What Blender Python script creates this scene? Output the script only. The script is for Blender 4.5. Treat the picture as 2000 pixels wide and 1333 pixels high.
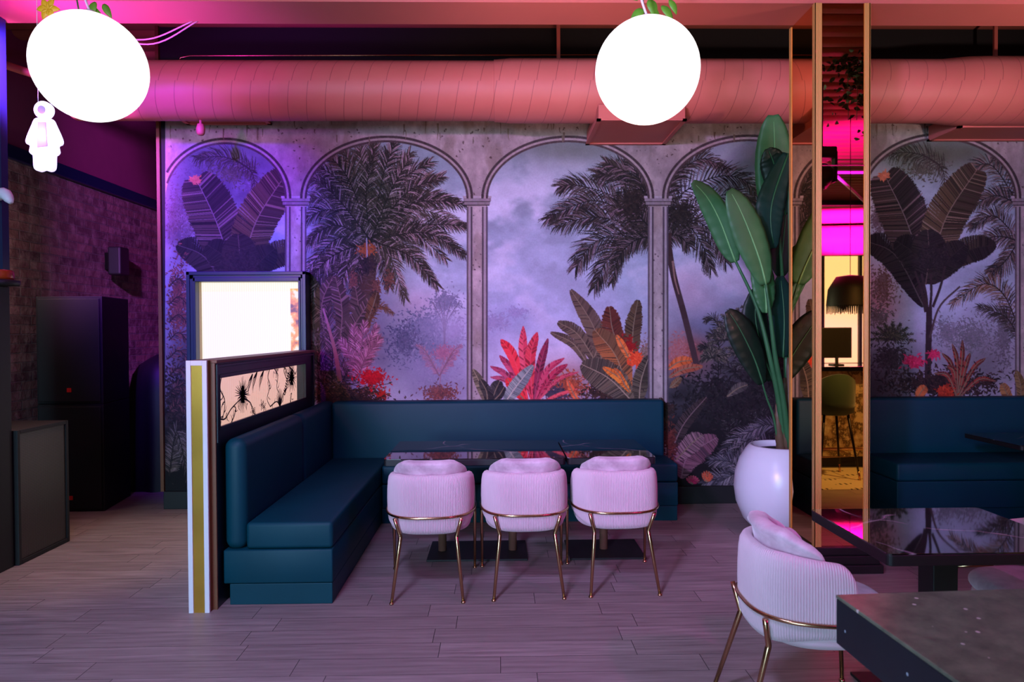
import bpy, bmesh, math, random
import numpy as np
from mathutils import Vector, Matrix, Euler
PI = math.pi
for o in list(bpy.data.objects): bpy.data.objects.remove(o)
S = bpy.context.scene
COL = S.collection
random.seed(7)

# ------------------------------------------------------------------ camera
cd = bpy.data.cameras.new('camera'); cam = bpy.data.objects.new('camera', cd); COL.objects.link(cam)
cd.sensor_width = 36.0; cd.lens = 24.0; cd.clip_start = 0.05; cd.clip_end = 60
cam.matrix_world = (Matrix.Translation((0, 0, 1.5)) @ Matrix.Rotation(-0.01875, 4, 'Z')
                    @ Matrix.Rotation(PI/2 - 0.0146, 4, 'X') @ Matrix.Rotation(-0.0055, 4, 'Z'))
cd.dof.use_dof = True; cd.dof.focus_distance = 4.6; cd.dof.aperture_fstop = 5.6
S.camera = cam

# ------------------------------------------------------------------ world, exposure
w = bpy.data.worlds.new('world'); S.world = w; w.use_nodes = True
w.node_tree.nodes['Background'].inputs[0].default_value = (.12, .08, .2, 1)
w.node_tree.nodes['Background'].inputs[1].default_value = 0.05
vs = S.view_settings
vs.view_transform = 'Standard'; vs.look = 'None'; vs.gamma = 1; vs.use_curve_mapping = False
vs.exposure = 0.0

# ------------------------------------------------------------------ lights
def aim(o, tgt):
    d = Vector(tgt) - o.location
    o.rotation_euler = d.to_track_quat('-Z', 'Y').to_euler()
def area(name, loc, tgt, sx, sy, col, power, spread=180):
    l = bpy.data.lights.new(name, 'AREA'); l.shape = 'RECTANGLE'; l.size = sx; l.size_y = sy
    l.color = col; l.energy = power; l.spread = math.radians(spread)
    o = bpy.data.objects.new(name, l); COL.objects.link(o); o.location = loc; aim(o, tgt); return o
def spot(name, loc, tgt, col, power, ang, blend=.6, r=.06):
    l = bpy.data.lights.new(name, 'SPOT'); l.color = col; l.energy = power
    l.spot_size = math.radians(ang); l.spot_blend = blend; l.shadow_soft_size = r
    o = bpy.data.objects.new(name, l); COL.objects.link(o); o.location = loc; aim(o, tgt); return o
def point(name, loc, col, power, r=.1):
    l = bpy.data.lights.new(name, 'POINT'); l.color = col; l.energy = power; l.shadow_soft_size = r
    o = bpy.data.objects.new(name, l); COL.objects.link(o); o.location = loc; return o
# daylight through the street windows behind and to the left of the camera
area('daylight_window_light', (-2.9, -4.9, 1.9), (-.4, 4, .8), 2.4, 2.2, (.40, .74, 1.0), 470)
# unseen coloured spots with no fixtures, some added only to brighten surfaces
spot('violet_wash_light', (-2.75, 3.55, 3.42), (-2.45, 5.87, 2.2), (.14, .0, 1.0), 680, 58, .7)
spot('violet_wall_light', (-2.95, 4.0, 3.25), (-4.2, 6.6, 2.75), (.62, .12, .95), 1000, 74, .7)
spot('magenta_wash_light', (-2.9, 3.75, 2.95), (-2.6, 5.2, 3.6), (.75, .02, 1.0), 75, 90, .9)
spot('magenta_soffit_light', (-2.6, 3.9, 2.65), (-2.3, 4.22, 3.5), (.50, .08, 1.0), 170, 88, .9)
spot('magenta_truss_light', (4.5, .2, 2.6), (4.9, -1.3, 3.4), (.36, .005, 1.0), 3000, 120, .8)
spot('magenta_floor_light', (2.7, .9, 3.4), (.4, 4.2, .4), (1.0, .05, .80), 115, 60, .9, .08)
spot('purple_mural_light', (-2.9, -.6, 3.0), (-1.0, 5.87, 2.1), (1.0, .06, .5), 330, 38, .8, .2)
spot('lavender_mural_light', (-2.2, -1.6, 2.9), (1.55, 5.87, 2.0), (.66, .39, .98), 1600, 46, .9, .2)
spot('lavender_floor_light', (-1.1, .9, 4.0), (-.5, 2.75, 0), (.50, .45, .98), 620, 84, .9, .3)
spot('warm_duct_fill', (1.2, 2.2, 3.1), (1.4, 5.3, 3.55), (1.0, .50, .36), 14, 85, .6, .3)  # added warm fills for the duct, not lamps of the room
spot('warm_duct_fill_right', (4.2, 2.6, 3.1), (4.4, 5.3, 3.5), (1.0, .60, .5), 4, 85, .6, .3)
spot('warm_soffit_fill', (.6, 3.3, 2.4), (.6, 4.25, 3.5), (1.0, .56, .48), 92, 105, .9, .2)  # added uplights for the soffit underside, hanging free in the air
spot('warm_soffit_fill_right', (4.0, 3.2, 2.4), (3.4, 4.35, 3.5), (1.0, .66, .60), 100, 105, .9, .06)
spot('warm_bar_fill', (4.2, 2.7, 3.4), (4.1, 1.1, .3), (1.0, .80, .42), 330, 75, .8, .1)  # added to brighten the bar front that the mirror shows
spot('warm_floor_light', (-2.45, 4.75, 3.2), (-2.75, 4.75, 0), (1.0, .62, .42), 130, 42, .9, .1)
point('brick_wall_lamp', (-3.9, 5.35, 2.15), (1.0, .62, .55), 9, .03)

# ------------------------------------------------------------------ materials
def s2l(c):
    return tuple((x/12.92 if x <= .04045 else ((x+.055)/1.055)**2.4) for x in c)
class NT:
    def __init__(s, name):
        s.m = bpy.data.materials.new(name); s.m.use_nodes = True
        s.t = s.m.node_tree; s.b = s.t.nodes['Principled BSDF']; s.out = s.t.nodes['Material Output']
    def n(s, typ, **kw):
        nd = s.t.nodes.new(typ)
        for k, v in kw.items(): setattr(nd, k, v)
        return nd
    def l(s, a, b): s.t.links.new(a, b)
    def math(s, op, a, b=None, c=None):
        nd = s.n('ShaderNodeMath', operation=op)
        for i, v in enumerate((a, b, c)):
            if v is None: continue
            if isinstance(v, (int, float)): nd.inputs[i].default_value = v
            else: s.l(v, nd.inputs[i])
        return nd.outputs[0]
    def mix(s, f, a, b, mode='MIX'):
        nd = s.n('ShaderNodeMix', data_type='RGBA', blend_type=mode)
        for sock, v in ((nd.inputs[0], f), (nd.inputs[6], a), (nd.inputs[7], b)):
            if isinstance(v, (int, float)): sock.default_value = v
            elif isinstance(v, tuple): sock.default_value = (*v[:3], 1)
            else: s.l(v, sock)
        return nd.outputs[2]
    def noise(s, scale, vec=None, detail=3, rough=.5):
        nd = s.n('ShaderNodeTexNoise'); nd.inputs['Scale'].default_value = scale
        nd.inputs['Detail'].default_value = detail; nd.inputs['Roughness'].default_value = rough
        if vec is not None: s.l(vec, nd.inputs['Vector'])
        return nd.outputs['Fac']
    def coord(s, which='Object'): return s.n('ShaderNodeTexCoord').outputs[which]
    def ramp(s, f, stops):
        nd = s.n('ShaderNodeValToRGB'); e = nd.color_ramp.elements
        while len(e) > 1: e.remove(e[-1])
        for i, (p, c) in enumerate(stops):
            x = e[0] if i == 0 else e.new(p)
            x.position = p; x.color = (*c[:3], 1) if isinstance(c, tuple) else (c, c, c, 1)
        s.l(f, nd.inputs[0]); return nd.outputs[0]
    def bump(s, h, strength=.3, dist=.002):
        nd = s.n('ShaderNodeBump'); nd.inputs['Strength'].default_value = strength
        nd.inputs['Distance'].default_value = dist; s.l(h, nd.inputs['Height']); s.l(nd.outputs[0], s.b.inputs['Normal'])
    def set(s, **kw):
        names = {'color': 'Base Color', 'rough': 'Roughness', 'metal': 'Metallic', 'emit': 'Emission Color',
                 'emitS': 'Emission Strength', 'coat': 'Coat Weight', 'spec': 'Specular IOR Level', 'sheen': 'Sheen Weight', 'ior': 'IOR'}
        for k, v in kw.items():
            sk = s.b.inputs[names[k]]
            if isinstance(v, (int, float)): sk.default_value = v
            elif isinstance(v, tuple): sk.default_value = (*v[:3], 1)
            else: s.l(v, sk)
        return s
def simple(name, col, rough=.5, metal=0, var=.12, scale=14, bump=0, **kw):
    """plain surface with a faint procedural mottling"""
    t = NT(name); c = s2l(col); f = t.noise(scale, t.coord())
    a = tuple(x*(1-var) for x in c); b = tuple(min(1, x*(1+var)) for x in c)
    t.set(color=t.mix(f, a, b), rough=rough, metal=metal, **kw)
    if bump: t.bump(t.noise(scale*12, t.coord(), 2), bump, .001)
    return t.m
def emitter(name, col, strength):
    t = NT(name); t.set(color=(.8, .8, .8), emit=col, emitS=strength, rough=.4); return t.m

M = {}
M['black'] = simple('matte_black_paint', (.06, .06, .065), .55)
M['black_ply'] = simple('black_textured_cabinet', (.025, .025, .032), .65, bump=.4, scale=30)
M['wall_black'] = simple('black_painted_wall', (.05, .05, .055), .8)
M['coral'] = simple('coral_paint', (.76, .40, .35), .6, scale=3, var=.08, bump=.15)
M['coral_dark'] = simple('dull_coral_paint', (.62, .33, .27), .7, scale=3)
M['purple_wall'] = simple('plum_painted_wall', (.50, .20, .34), .8, scale=5)
M['teal'] = simple('teal_leatherette', (.0, .225, .275), .5, spec=.22, scale=4, var=.15, bump=.2)
M['navy'] = simple('navy_painted_wood', (.06, .10, .24), .35)
M['dark_frame'] = simple('dark_teal_frame_paint', (.04, .09, .14), .35)
M['white'] = simple('white_painted_wood', (.86, .86, .88), .45, var=.03)
M['cream'] = simple('cream_jamb', (.78, .70, .52), .5, var=.04)
M['brown_wood'] = simple('brown_stained_wood', (.42, .25, .14), .45, scale=20)
M['white_pot'] = simple('white_glazed_ceramic', (.90, .90, .93), .28, var=.02)
M['soil'] = simple('dark_soil', (.07, .05, .04), .9, scale=60, var=.5, bump=.8)
M['brass'] = simple('brushed_gold_metal', (.76, .60, .45), .22, 1, var=.05)
M['gold_trim'] = None
M['mirror'] = NT('gold_tinted_mirror').set(color=s2l((.96, .70, .26)), rough=.015, metal=1).m
M['mirror'].node_tree.nodes['Principled BSDF'].inputs['Base Color'].default_value = (.90, .50, .20, 1)
M['gold_strip'] = simple('gold_strip_painted_reflections', (.84, .66, .28), .2, .85, var=.45, scale=3)  # strong mottling paints in the varied reflections of a mirror strip
M['clear_metal'] = simple('dark_steel', (.18, .17, .17), .35, 1)
M['amber'] = simple('amber_beacon_plastic', (.62, .22, .08), .25)
M['globe'] = emitter('opal_glass_globe', (1.0, .97, .93), 1.25)
M['leafy'] = simple('vine_leaf_green', (.35, .62, .16), .5, scale=20, var=.3)
M['yellow_leaf'] = simple('yellow_petal', (.85, .75, .12), .5)
M['wire'] = simple('pale_pink_cable', (.75, .55, .6), .5)
M['white_cord'] = simple('white_cord', (.85, .85, .9), .4)
M['red'] = simple('red_badge', (.85, .12, .10), .4)

# ribbed gilt trim
t = NT('ribbed_gilt_trim'); sx = t.n('ShaderNodeSeparateXYZ'); t.l(t.coord(), sx.inputs[0])
wv = t.math('SINE', t.math('MULTIPLY', t.math('ADD', sx.outputs[0], sx.outputs[1]), 900.))
t.set(color=s2l((.84, .62, .32)), metal=.2, rough=.4); t.bump(wv, .6, .002); M['gold_trim'] = t.m

# velvet
t = NT('pale_pink_velvet'); f = t.noise(9, t.coord(), 4, .6)
t.set(color=t.mix(t.ramp(f, [(.35, 0.), (.65, 1.)]), s2l((.68, .56, .61)), s2l((.84, .74, .78))), rough=.75, sheen=.5); M['velvet'] = t.m
t = NT('pale_pink_corduroy'); f = t.noise(5, t.coord(), 2)
t.set(color=t.mix(f, s2l((.75, .63, .665)), s2l((.82, .72, .75))), rough=.8, sheen=.35); M['cord'] = t.m

# floor planks
t = NT('grey_oak_plank_floor'); sx = t.n('ShaderNodeSeparateXYZ'); t.l(t.coord(), sx.inputs[0])
PW, PL = .152, .92
ry = t.math('DIVIDE', t.math('ADD', sx.outputs[1], .07), PW); row = t.math('FLOOR', ry)
wn = t.n('ShaderNodeTexWhiteNoise', noise_dimensions='1D'); t.l(row, wn.inputs['W'])
rx = t.math('ADD', t.math('DIVIDE', sx.outputs[0], PL), wn.outputs['Value']); colm = t.math('FLOOR', rx)
cb = t.n('ShaderNodeCombineXYZ'); t.l(row, cb.inputs[0]); t.l(colm, cb.inputs[1])
w2 = t.n('ShaderNodeTexWhiteNoise', noise_dimensions='3D'); t.l(cb.outputs[0], w2.inputs['Vector'])
fy = t.math('FRACT', ry); fx = t.math('FRACT', rx)
ey = t.math('MINIMUM', fy, t.math('SUBTRACT', 1., fy)); ex = t.math('MINIMUM', fx, t.math('SUBTRACT', 1., fx))
gap = t.math('MAXIMUM', t.math('LESS_THAN', ey, .008), t.math('LESS_THAN', ex, .0018))
mp = t.n('ShaderNodeMapping'); mp.inputs['Scale'].default_value = (1.6, 26, 1)
ad = t.n('ShaderNodeVectorMath', operation='ADD'); t.l(t.coord(), ad.inputs[0])
sc = t.n('ShaderNodeVectorMath', operation='SCALE'); t.l(cb.outputs[0], sc.inputs[0]); sc.inputs['Scale'].default_value = 3.7
t.l(sc.outputs[0], ad.inputs[1]); t.l(ad.outputs[0], mp.inputs[0])
gr = t.noise(1.6, mp.outputs[0], 5, .6)
base = t.mix(t.ramp(gr, [(.3, 0.), (.7, 1.)]), s2l((.48, .42, .405)), s2l((.67, .61, .59)))
base = t.mix(t.math('MULTIPLY', w2.outputs['Value'], .45), base, s2l((.44, .39, .37)))
base = t.mix(gap, base, s2l((.17, .15, .15)))
t.set(color=base, rough=t.math('ADD', .36, t.math('MULTIPLY', gr, .2)))
t.bump(t.math('SUBTRACT', t.math('MULTIPLY', gr, .3), gap), .35, .002); M['floor'] = t.m

# brick
t = NT('thin_split_brick_wall'); sx = t.n('ShaderNodeSeparateXYZ'); t.l(t.coord(), sx.inputs[0])
cb = t.n('ShaderNodeCombineXYZ'); t.l(sx.outputs[1], cb.inputs[0]); t.l(sx.outputs[2], cb.inputs[1])
br = t.n('ShaderNodeTexBrick'); t.l(cb.outputs[0], br.inputs[0])
br.inputs['Scale'].default_value = 1; br.inputs['Brick Width'].default_value = .27; br.inputs['Row Height'].default_value = .083
br.inputs['Mortar Size'].default_value = .007; br.inputs['Mortar Smooth'].default_value = .4
br.inputs['Color1'].default_value = (*s2l((.50, .36, .34)), 1); br.inputs['Color2'].default_value = (*s2l((.30, .20, .22)), 1)
br.inputs['Mortar'].default_value = (*s2l((.40, .34, .34)), 1)
nz = t.noise(9, t.coord(), 5, .65)
t.set(color=t.mix(t.ramp(nz, [(.45, 0.), (.7, .7)]), br.outputs[0], s2l((.62, .52, .50))), rough=.85)
t.bump(t.math('ADD', t.math('MULTIPLY', br.outputs['Fac'], -1.), t.math('MULTIPLY', nz, .9)), .9, .02); M['brick'] = t.m

# duct: spiral seams
t = NT('coral_spiral_duct'); sx = t.n('ShaderNodeSeparateXYZ'); t.l(t.coord(), sx.inputs[0])
ang = t.math('ARCTAN2', sx.outputs[2], sx.outputs[1])
ph = t.math('FRACT', t.math('ADD', t.math('DIVIDE', sx.outputs[0], .142), t.math('MULTIPLY', ang, .30)))
seam = t.math('LESS_THAN', ph, .035)
f = t.noise(2.2, t.coord(), 4)
base = t.mix(f, s2l((.72, .37, .32)), s2l((.80, .45, .40)))
t.set(color=t.mix(t.math('MULTIPLY', seam, .6), base, s2l((.45, .2, .2))), rough=.55)
t.bump(t.math('ADD', t.math('MULTIPLY', seam, -1.), t.math('MULTIPLY', t.noise(6, t.coord(), 3), .8)), .4, .012); M['duct'] = t.m

# black marble
t = NT('black_marble'); co = t.coord()
v = t.n('ShaderNodeTexVoronoi', feature='DISTANCE_TO_EDGE'); v.inputs['Scale'].default_value = 1.5
dist = t.n('ShaderNodeVectorMath', operation='ADD'); t.l(co, dist.inputs[0])
nn = t.n('ShaderNodeTexNoise'); nn.inputs['Scale'].default_value = 2.6; t.l(co, nn.inputs['Vector'])
sc = t.n('ShaderNodeVectorMath', operation='SCALE'); sc.inputs['Scale'].default_value = .28; t.l(nn.outputs['Color'], sc.inputs[0])
t.l(sc.outputs[0], dist.inputs[1]); t.l(dist.outputs[0], v.inputs['Vector'])
vein = t.ramp(v.outputs['Distance'], [(0., 1.), (.006, .55), (.014, 0.)])
vein = t.math('MULTIPLY', vein, t.ramp(t.noise(3, co), [(.45, 0.), (.6, 1.)]))
t.set(color=t.mix(vein, s2l((.045, .035, .045)), s2l((.72, .68, .7))), rough=.035, coat=.5, spec=.9, ior=1.7); M['marble'] = t.m

# speckled counter: lighter copy of the stone for the lit top
t = NT('speckled_stone_lit_top'); co = t.coord()
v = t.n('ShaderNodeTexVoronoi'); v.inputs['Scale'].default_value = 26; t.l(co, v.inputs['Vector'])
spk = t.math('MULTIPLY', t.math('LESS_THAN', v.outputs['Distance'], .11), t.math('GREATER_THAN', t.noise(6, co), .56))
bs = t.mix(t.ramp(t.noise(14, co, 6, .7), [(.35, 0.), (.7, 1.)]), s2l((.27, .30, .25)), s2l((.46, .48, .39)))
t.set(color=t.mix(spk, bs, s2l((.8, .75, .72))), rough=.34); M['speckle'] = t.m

t = NT('speckled_stone_shaded_side'); co = t.coord()  # darker copy of the same stone; the side's shade is in the colour
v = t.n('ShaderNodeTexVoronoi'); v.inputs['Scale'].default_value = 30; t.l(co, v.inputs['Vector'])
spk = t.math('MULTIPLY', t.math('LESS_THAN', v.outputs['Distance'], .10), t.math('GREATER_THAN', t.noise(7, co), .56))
t.set(color=t.mix(spk, t.mix(t.noise(14, co, 5), s2l((.01, .07, .10)), s2l((.04, .12, .15))), s2l((.55, .6, .65))), rough=.35); M['speckle_shaded'] = t.m

# perforated speaker grille
t = NT('perforated_black_grille'); sx = t.n('ShaderNodeSeparateXYZ'); t.l(t.coord(), sx.inputs[0])
cb = t.n('ShaderNodeCombineXYZ'); t.l(sx.outputs[1], cb.inputs[0]); t.l(sx.outputs[2], cb.inputs[1])
v = t.n('ShaderNodeTexVoronoi'); v.inputs['Scale'].default_value = 95; v.inputs['Randomness'].default_value = 0; t.l(cb.outputs[0], v.inputs['Vector'])
h = t.math('LESS_THAN', v.outputs['Distance'], .34)
t.set(color=t.mix(h, s2l((.30, .27, .25)), s2l((.02, .02, .02))), rough=.45, metal=.2); t.bump(t.math('MULTIPLY', h, -1.), .8, .003); M['grille'] = t.m

# lit reeded panel
t = NT('lit_reeded_glass'); sx = t.n('ShaderNodeSeparateXYZ'); t.l(t.coord(), sx.inputs[0])
wv = t.math('SINE', t.math('MULTIPLY', sx.outputs[0], 2*PI/.019)); wv = t.math('ADD', .90, t.math('MULTIPLY', wv, .10))
e = t.mix(wv, s2l((1., .74, .55)), s2l((1., .985, .93)))
t.set(color=(.25, .24, .22), emit=e, emitS=.90, rough=.4); t.bump(wv, .6, .004); M['lit_panel'] = t.m
t = NT('backlit_gold_flower_print'); nz = t.noise(13, t.coord(), 3)
e = t.ramp(nz, [(.36, s2l((.25, .1, .02))), (.45, s2l((.9, .5, .08))), (.55, s2l((1., .72, .25))), (.62, s2l((1., .98, .9)))])
t.set(color=(.3, .2, .1), emit=e, emitS=.8, rough=.4); M['gold_print'] = t.m

# thin clear glass, pinkish
def thin_glass(name, tint, gl=.08):
    t = NT(name); tr = t.n('ShaderNodeBsdfTransparent'); tr.inputs[0].default_value = (*tint, 1)
    g = t.n('ShaderNodeBsdfGlossy'); g.inputs['Roughness'].default_value = .03
    mx = t.n('ShaderNodeMixShader'); mx.inputs[0].default_value = gl
    t.l(tr.outputs[0], mx.inputs[1]); t.l(g.outputs[0], mx.inputs[2]); t.l(mx.outputs[0], t.out.inputs[0]); return t.m
M['pink_glass'] = thin_glass('pink_tinted_reeded_glass', (.93, .74, .66))

# plant leaf
def leafmat(name, a, b):
    t = NT(name); f = t.noise(7, t.coord(), 4)
    t.set(color=t.mix(f, s2l(a), s2l(b)), rough=.5); t.bump(t.noise(60, t.coord(), 2), .2, .001); return t.m
M['leaf_light'] = leafmat('light_green_leaf', (.16, .36, .19), (.27, .49, .28))
M['leaf_dark'] = leafmat('dark_green_leaf', (.03, .10, .06), (.06, .17, .10))
M['leaf_teal'] = leafmat('teal_green_leaf', (.03, .17, .14), (.06, .25, .19))
M['stem_green'] = leafmat('green_leaf_stem', (.14, .34, .19), (.24, .46, .27))
M['fibre'] = leafmat('dry_brown_sheath', (.28, .20, .14), (.45, .36, .26))
M['midrib'] = leafmat('pale_midrib', (.40, .66, .38), (.5, .72, .45))

# ------------------------------------------------------------------ mesh helpers
def mesh(name, verts, faces, mat, parent=None, smooth=False, loc=None):
    me = bpy.data.meshes.new(name); me.from_pydata([tuple(v) for v in verts], [], faces); me.update()
    me.materials.append(mat)
    if smooth:
        me.polygons.foreach_set('use_smooth', [True]*len(me.polygons))
    o = bpy.data.objects.new(name, me); COL.objects.link(o)
    if parent: o.parent = parent
    if loc: o.location = loc
    return o
def frombm(name, bm, mat, parent=None, smooth=False):
    bmesh.ops.recalc_face_normals(bm, faces=bm.faces)
    me = bpy.data.meshes.new(name); bm.to_mesh(me); bm.free(); me.materials.append(mat)
    if smooth: me.polygons.foreach_set('use_smooth', [True]*len(me.polygons))
    o = bpy.data.objects.new(name, me); COL.objects.link(o)
    if parent: o.parent = parent
    return o
def bm_box(bm, x0, x1, y0, y1, z0, z1, bev=0, seg=2):
    r = bmesh.ops.create_cube(bm, size=1)
    vs_ = r['verts']
    bmesh.ops.scale(bm, verts=vs_, vec=(x1-x0, y1-y0, z1-z0)); bmesh.ops.translate(bm, verts=vs_, vec=((x0+x1)/2, (y0+y1)/2, (z0+z1)/2))
    if bev:
        ed = list({e for v in vs_ for e in v.link_edges})
        bmesh.ops.bevel(bm, geom=ed, offset=bev, segments=seg, profile=.5, affect='EDGES')
def box(name, b, mat, parent=None, bev=0, seg=2, smooth=False):
    bm = bmesh.new(); bm_box(bm, *b, bev=bev, seg=seg)
    o = frombm(name, bm, mat, parent, False)
    if smooth: shade_auto(o)
    return o
def shade_auto(o, ang=35):
    me = o.data; me.polygons.foreach_set('use_smooth', [True]*len(me.polygons))
    bm = bmesh.new(); bm.from_mesh(me)
    for e in bm.edges:
        if len(e.link_faces) == 2 and e.calc_face_angle(0) > math.radians(ang): e.smooth = False
    bm.to_mesh(me); bm.free()
def boxes(name, lst, mat, parent=None, bev=0):
    bm = bmesh.new()
    for b in lst: bm_box(bm, *b, bev=bev)
    return frombm(name, bm, mat, parent)
def tubeV(pts, r, seg=10, closed=False):
    pts = [Vector(p) for p in pts]; n = len(pts); vs_, fs = [], []
    rs = r if isinstance(r, (list, tuple)) else [r]*n
    prev = None
    for i, p in enumerate(pts):
        a = pts[(i-1) % n] if (i > 0 or closed) else p; b = pts[(i+1) % n] if (i < n-1 or closed) else p
        tn = (b-a).normalized()
        if prev is None:
            up = Vector((0, 0, 1)) if abs(tn.z) < .9 else Vector((1, 0, 0)); nx = tn.cross(up).normalized()
        else:
            nx = (prev - tn*prev.dot(tn)).normalized()
        prev = nx; ny = tn.cross(nx)
        for k in range(seg):
            a_ = 2*PI*k/seg; vs_.append(p + (nx*math.cos(a_)+ny*math.sin(a_))*rs[i])
    m = n if closed else n-1
    for i in range(m):
        j = (i+1) % n
        for k in range(seg):
            k2 = (k+1) % seg; fs.append((i*seg+k, i*seg+k2, j*seg+k2, j*seg+k))
    if not closed:
        fs.append(tuple(range(seg-1, -1, -1))); fs.append(tuple((n-1)*seg+k for k in range(seg)))
    return vs_, fs
def tube(name, pts, r, mat, parent=None, seg=10, closed=False):
    v, f = tubeV(pts, r, seg, closed); o = mesh(name, v, f, mat, parent, True)
    return o
def lathe(name, prof, mat, parent=None, seg=40, loc=None):
    vs_, fs = [], []; n = len(prof)
    for k in range(seg):
        a = 2*PI*k/seg
        for (r, z) in prof: vs_.append((r*math.cos(a), r*math.sin(a), z))
    for k in range(seg):
        k2 = (k+1) % seg
        for i in range(n-1): fs.append((k*n+i, k2*n+i, k2*n+i+1, k*n+i+1))
    o = mesh(name, vs_, fs, mat, parent, True, loc)
    me = o.data; bm = bmesh.new(); bm.from_mesh(me); bmesh.ops.remove_doubles(bm, verts=bm.verts, dist=1e-5)
    bmesh.ops.recalc_face_normals(bm, faces=bm.faces); bm.to_mesh(me); bm.free()
    return o
def bez(pts, n):
    """Catmull-Rom through the points"""
    P = [Vector(p) for p in pts]; P = [2*P[0]-P[1]] + P + [2*P[-1]-P[-2]]; out = []
    m = len(P)-3
    for i in range(n):
        u = i/(n-1)*m; k = min(int(u), m-1); t_ = u-k; a, b, c, d = P[k:k+4]
        out.append(.5*((2*b)+(c-a)*t_+(2*a-5*b+4*c-d)*t_*t_+(3*b-a-3*c+d)*t_**3))
    return out
def struct(o): o['kind'] = 'structure'; return o
def tag(o, label, cat, group=None):
    o['label'] = label; o['category'] = cat
    if group: o['group'] = group
    return o
def thing(name, label, cat, loc=(0, 0, 0), rz=0, group=None):
    o = bpy.data.objects.new(name, None); COL.objects.link(o); o.location = loc; o.rotation_euler = (0, 0, rz)
    o.empty_display_size = .1
    return tag(o, label, cat, group)
def kids(o): return [c for c in bpy.data.objects if c.parent == o]
def dup(src, loc, rz, label):
    r = src.copy(); COL.objects.link(r); r.location = loc; r.rotation_euler = (0, 0, rz); r['label'] = label
    for ch in kids(src):
        c = ch.copy(); COL.objects.link(c); c.parent = r
        for g in kids(ch):
            d = g.copy(); COL.objects.link(d); d.parent = c
    return r

# ------------------------------------------------------------------ room shell
YW = 5.87
ZC = 4.15
struct(box('floor', (-4.4, 8.5, -5.3, 9.0, -.1, 0), M['floor']))
struct(box('wall_back', (-2.86, 8.5, YW, YW+.14, 0, ZC), M['wall_black']))
struct(box('wall_left', (-4.34, -4.2, -5.3, 9.0, 0, 3.0), M['brick']))
struct(box('trim_1', (-4.3, -4.155, -5.3, 8.8, 3.0, 3.12), M['navy'], bev=.008))
struct(box('wall_left_upper', (-4.34, -4.2, -5.3, 9.0, 3.12, ZC), M['purple_wall']))
struct(box('wall_alcove', (-4.34, -2.7, 8.8, 8.95, 0, ZC), M['purple_wall']))
struct(box('wall_alcove_side', (-2.86, -2.72, YW+.14, 8.95, 0, ZC), M['wall_black']))
struct(box('wall_right', (8.4, 8.54, -5.3, 6, 0, ZC), M['purple_wall']))
# corrugated ceiling sheet
n = 300; vs_, fs = [], []
y0c, y1c = -5.3, 9.0
for i in range(n*6+1):
    y = y0c+(y1c-y0c)*i/(n*6); z = ZC+.02*math.tanh(3*math.sin(2*PI*y/.22))
    vs_ += [(-4.4, y, z), (8.6, y, z)]
for i in range(n*6): fs.append((2*i, 2*i+2, 2*i+3, 2*i+1))
ceil = struct(mesh('ceiling', vs_, fs, M['coral_dark'], smooth=True))
sm = ceil.modifiers.new('s', 'SOLIDIFY'); sm.thickness = .04; sm.offset = 1
# coral soffit beam
struct(box('ceiling_soffit', (-4.2, 8.4, 4.18, 4.48, 3.5, ZC-.03), M['coral']))
# rear wall (behind the camera) with its windows
struct(box('wall_front', (-4.4, 8.5, -5.44, -5.3, 0, .75), M['wall_black']))
struct(box('wall_front_upper', (-4.4, 8.5, -5.44, -5.3, 3.05, ZC), M['wall_black']))
for i, (a, b) in enumerate(((-4.4, -4.1), (-1.7, 6.5), (8.1, 8.5))):
    struct(box('wall_front_pier' if i == 0 else 'wall_front_pier.%03d' % i, (a, b, -5.44, -5.3, .75, 3.05), M['wall_black']))
skyglass = emitter('overcast_daylight_glass', (.75, .80, 1.0), .6)
warmglass = emitter('sunlit_window_glass', (1.0, .95, .75), 1.5)
for nm, (a, b), gm in (('window_1', (-4.1, -1.7), skyglass), ('window_2', (6.5, 8.1), warmglass)):
    wn_ = struct(boxes(nm, [(a, b, -5.42, -5.3, .75, .82), (a, b, -5.42, -5.3, 2.98, 3.05), (a, a+.06, -5.42, -5.3, .8, 3.), (b-.06, b, -5.42, -5.3, .8, 3.),
                      ((a+b)/2-.03, (a+b)/2+.03, -5.42, -5.3, .8, 3.)], M['black']))
    box('window_pane', (a+.03, b-.03, -5.39, -5.37, .78, 3.02), gm, wn_)
# baseboard under mural
struct(box('baseboard_back', (-2.86, 7.2, YW-.035, YW, 0, .15), M['black'], bev=.004))
struct(box('trim_2', (-2.885, -2.858, YW-.03, YW+.14, .15, ZC-.06), M['brown_wood']))

# ------------------------------------------------------------------ mural wallpaper (flat artwork, one mesh)
HM = [0.0043070916, -2.4868443e-05, -4.1828365, -4.4436034e-05, -0.0043233647, 4.3107126, -1.3830078e-05, -1.0645724e-05]
def MW(u, v):
    """mural drawing grid (u right, v down) -> metres on the wall"""
    q = HM[6]*u+HM[7]*v+1
    return (HM[0]*u+HM[1]*v+HM[2])/q, (HM[3]*u+HM[4]*v+HM[5])/q
rs = np.random.RandomState(5)
_L = [rs.rand(256, 256) for _ in range(4)]
def vnoise(x, y, k=0):
    L = _L[k % 4]; xi = np.floor(x).astype(int); yi = np.floor(y).astype(int); fx = x-xi; fy = y-yi
    fx = fx*fx*(3-2*fx); fy = fy*fy*(3-2*fy)
    g = lambda a, b: L[a & 255, b & 255]
    return (g(xi, yi)*(1-fx)+g(xi+1, yi)*fx)*(1-fy)+(g(xi, yi+1)*(1-fx)+g(xi+1, yi+1)*fx)*fy
def fbm(x, y, k=0, o=5):
    s = 0; a = .5; t_ = 0
    for i in range(o):
        s = s+a*vnoise(x*2**i+17*i, y*2**i+9*i, k+i); t_ += a; a *= .55
    return s/t_
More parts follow.
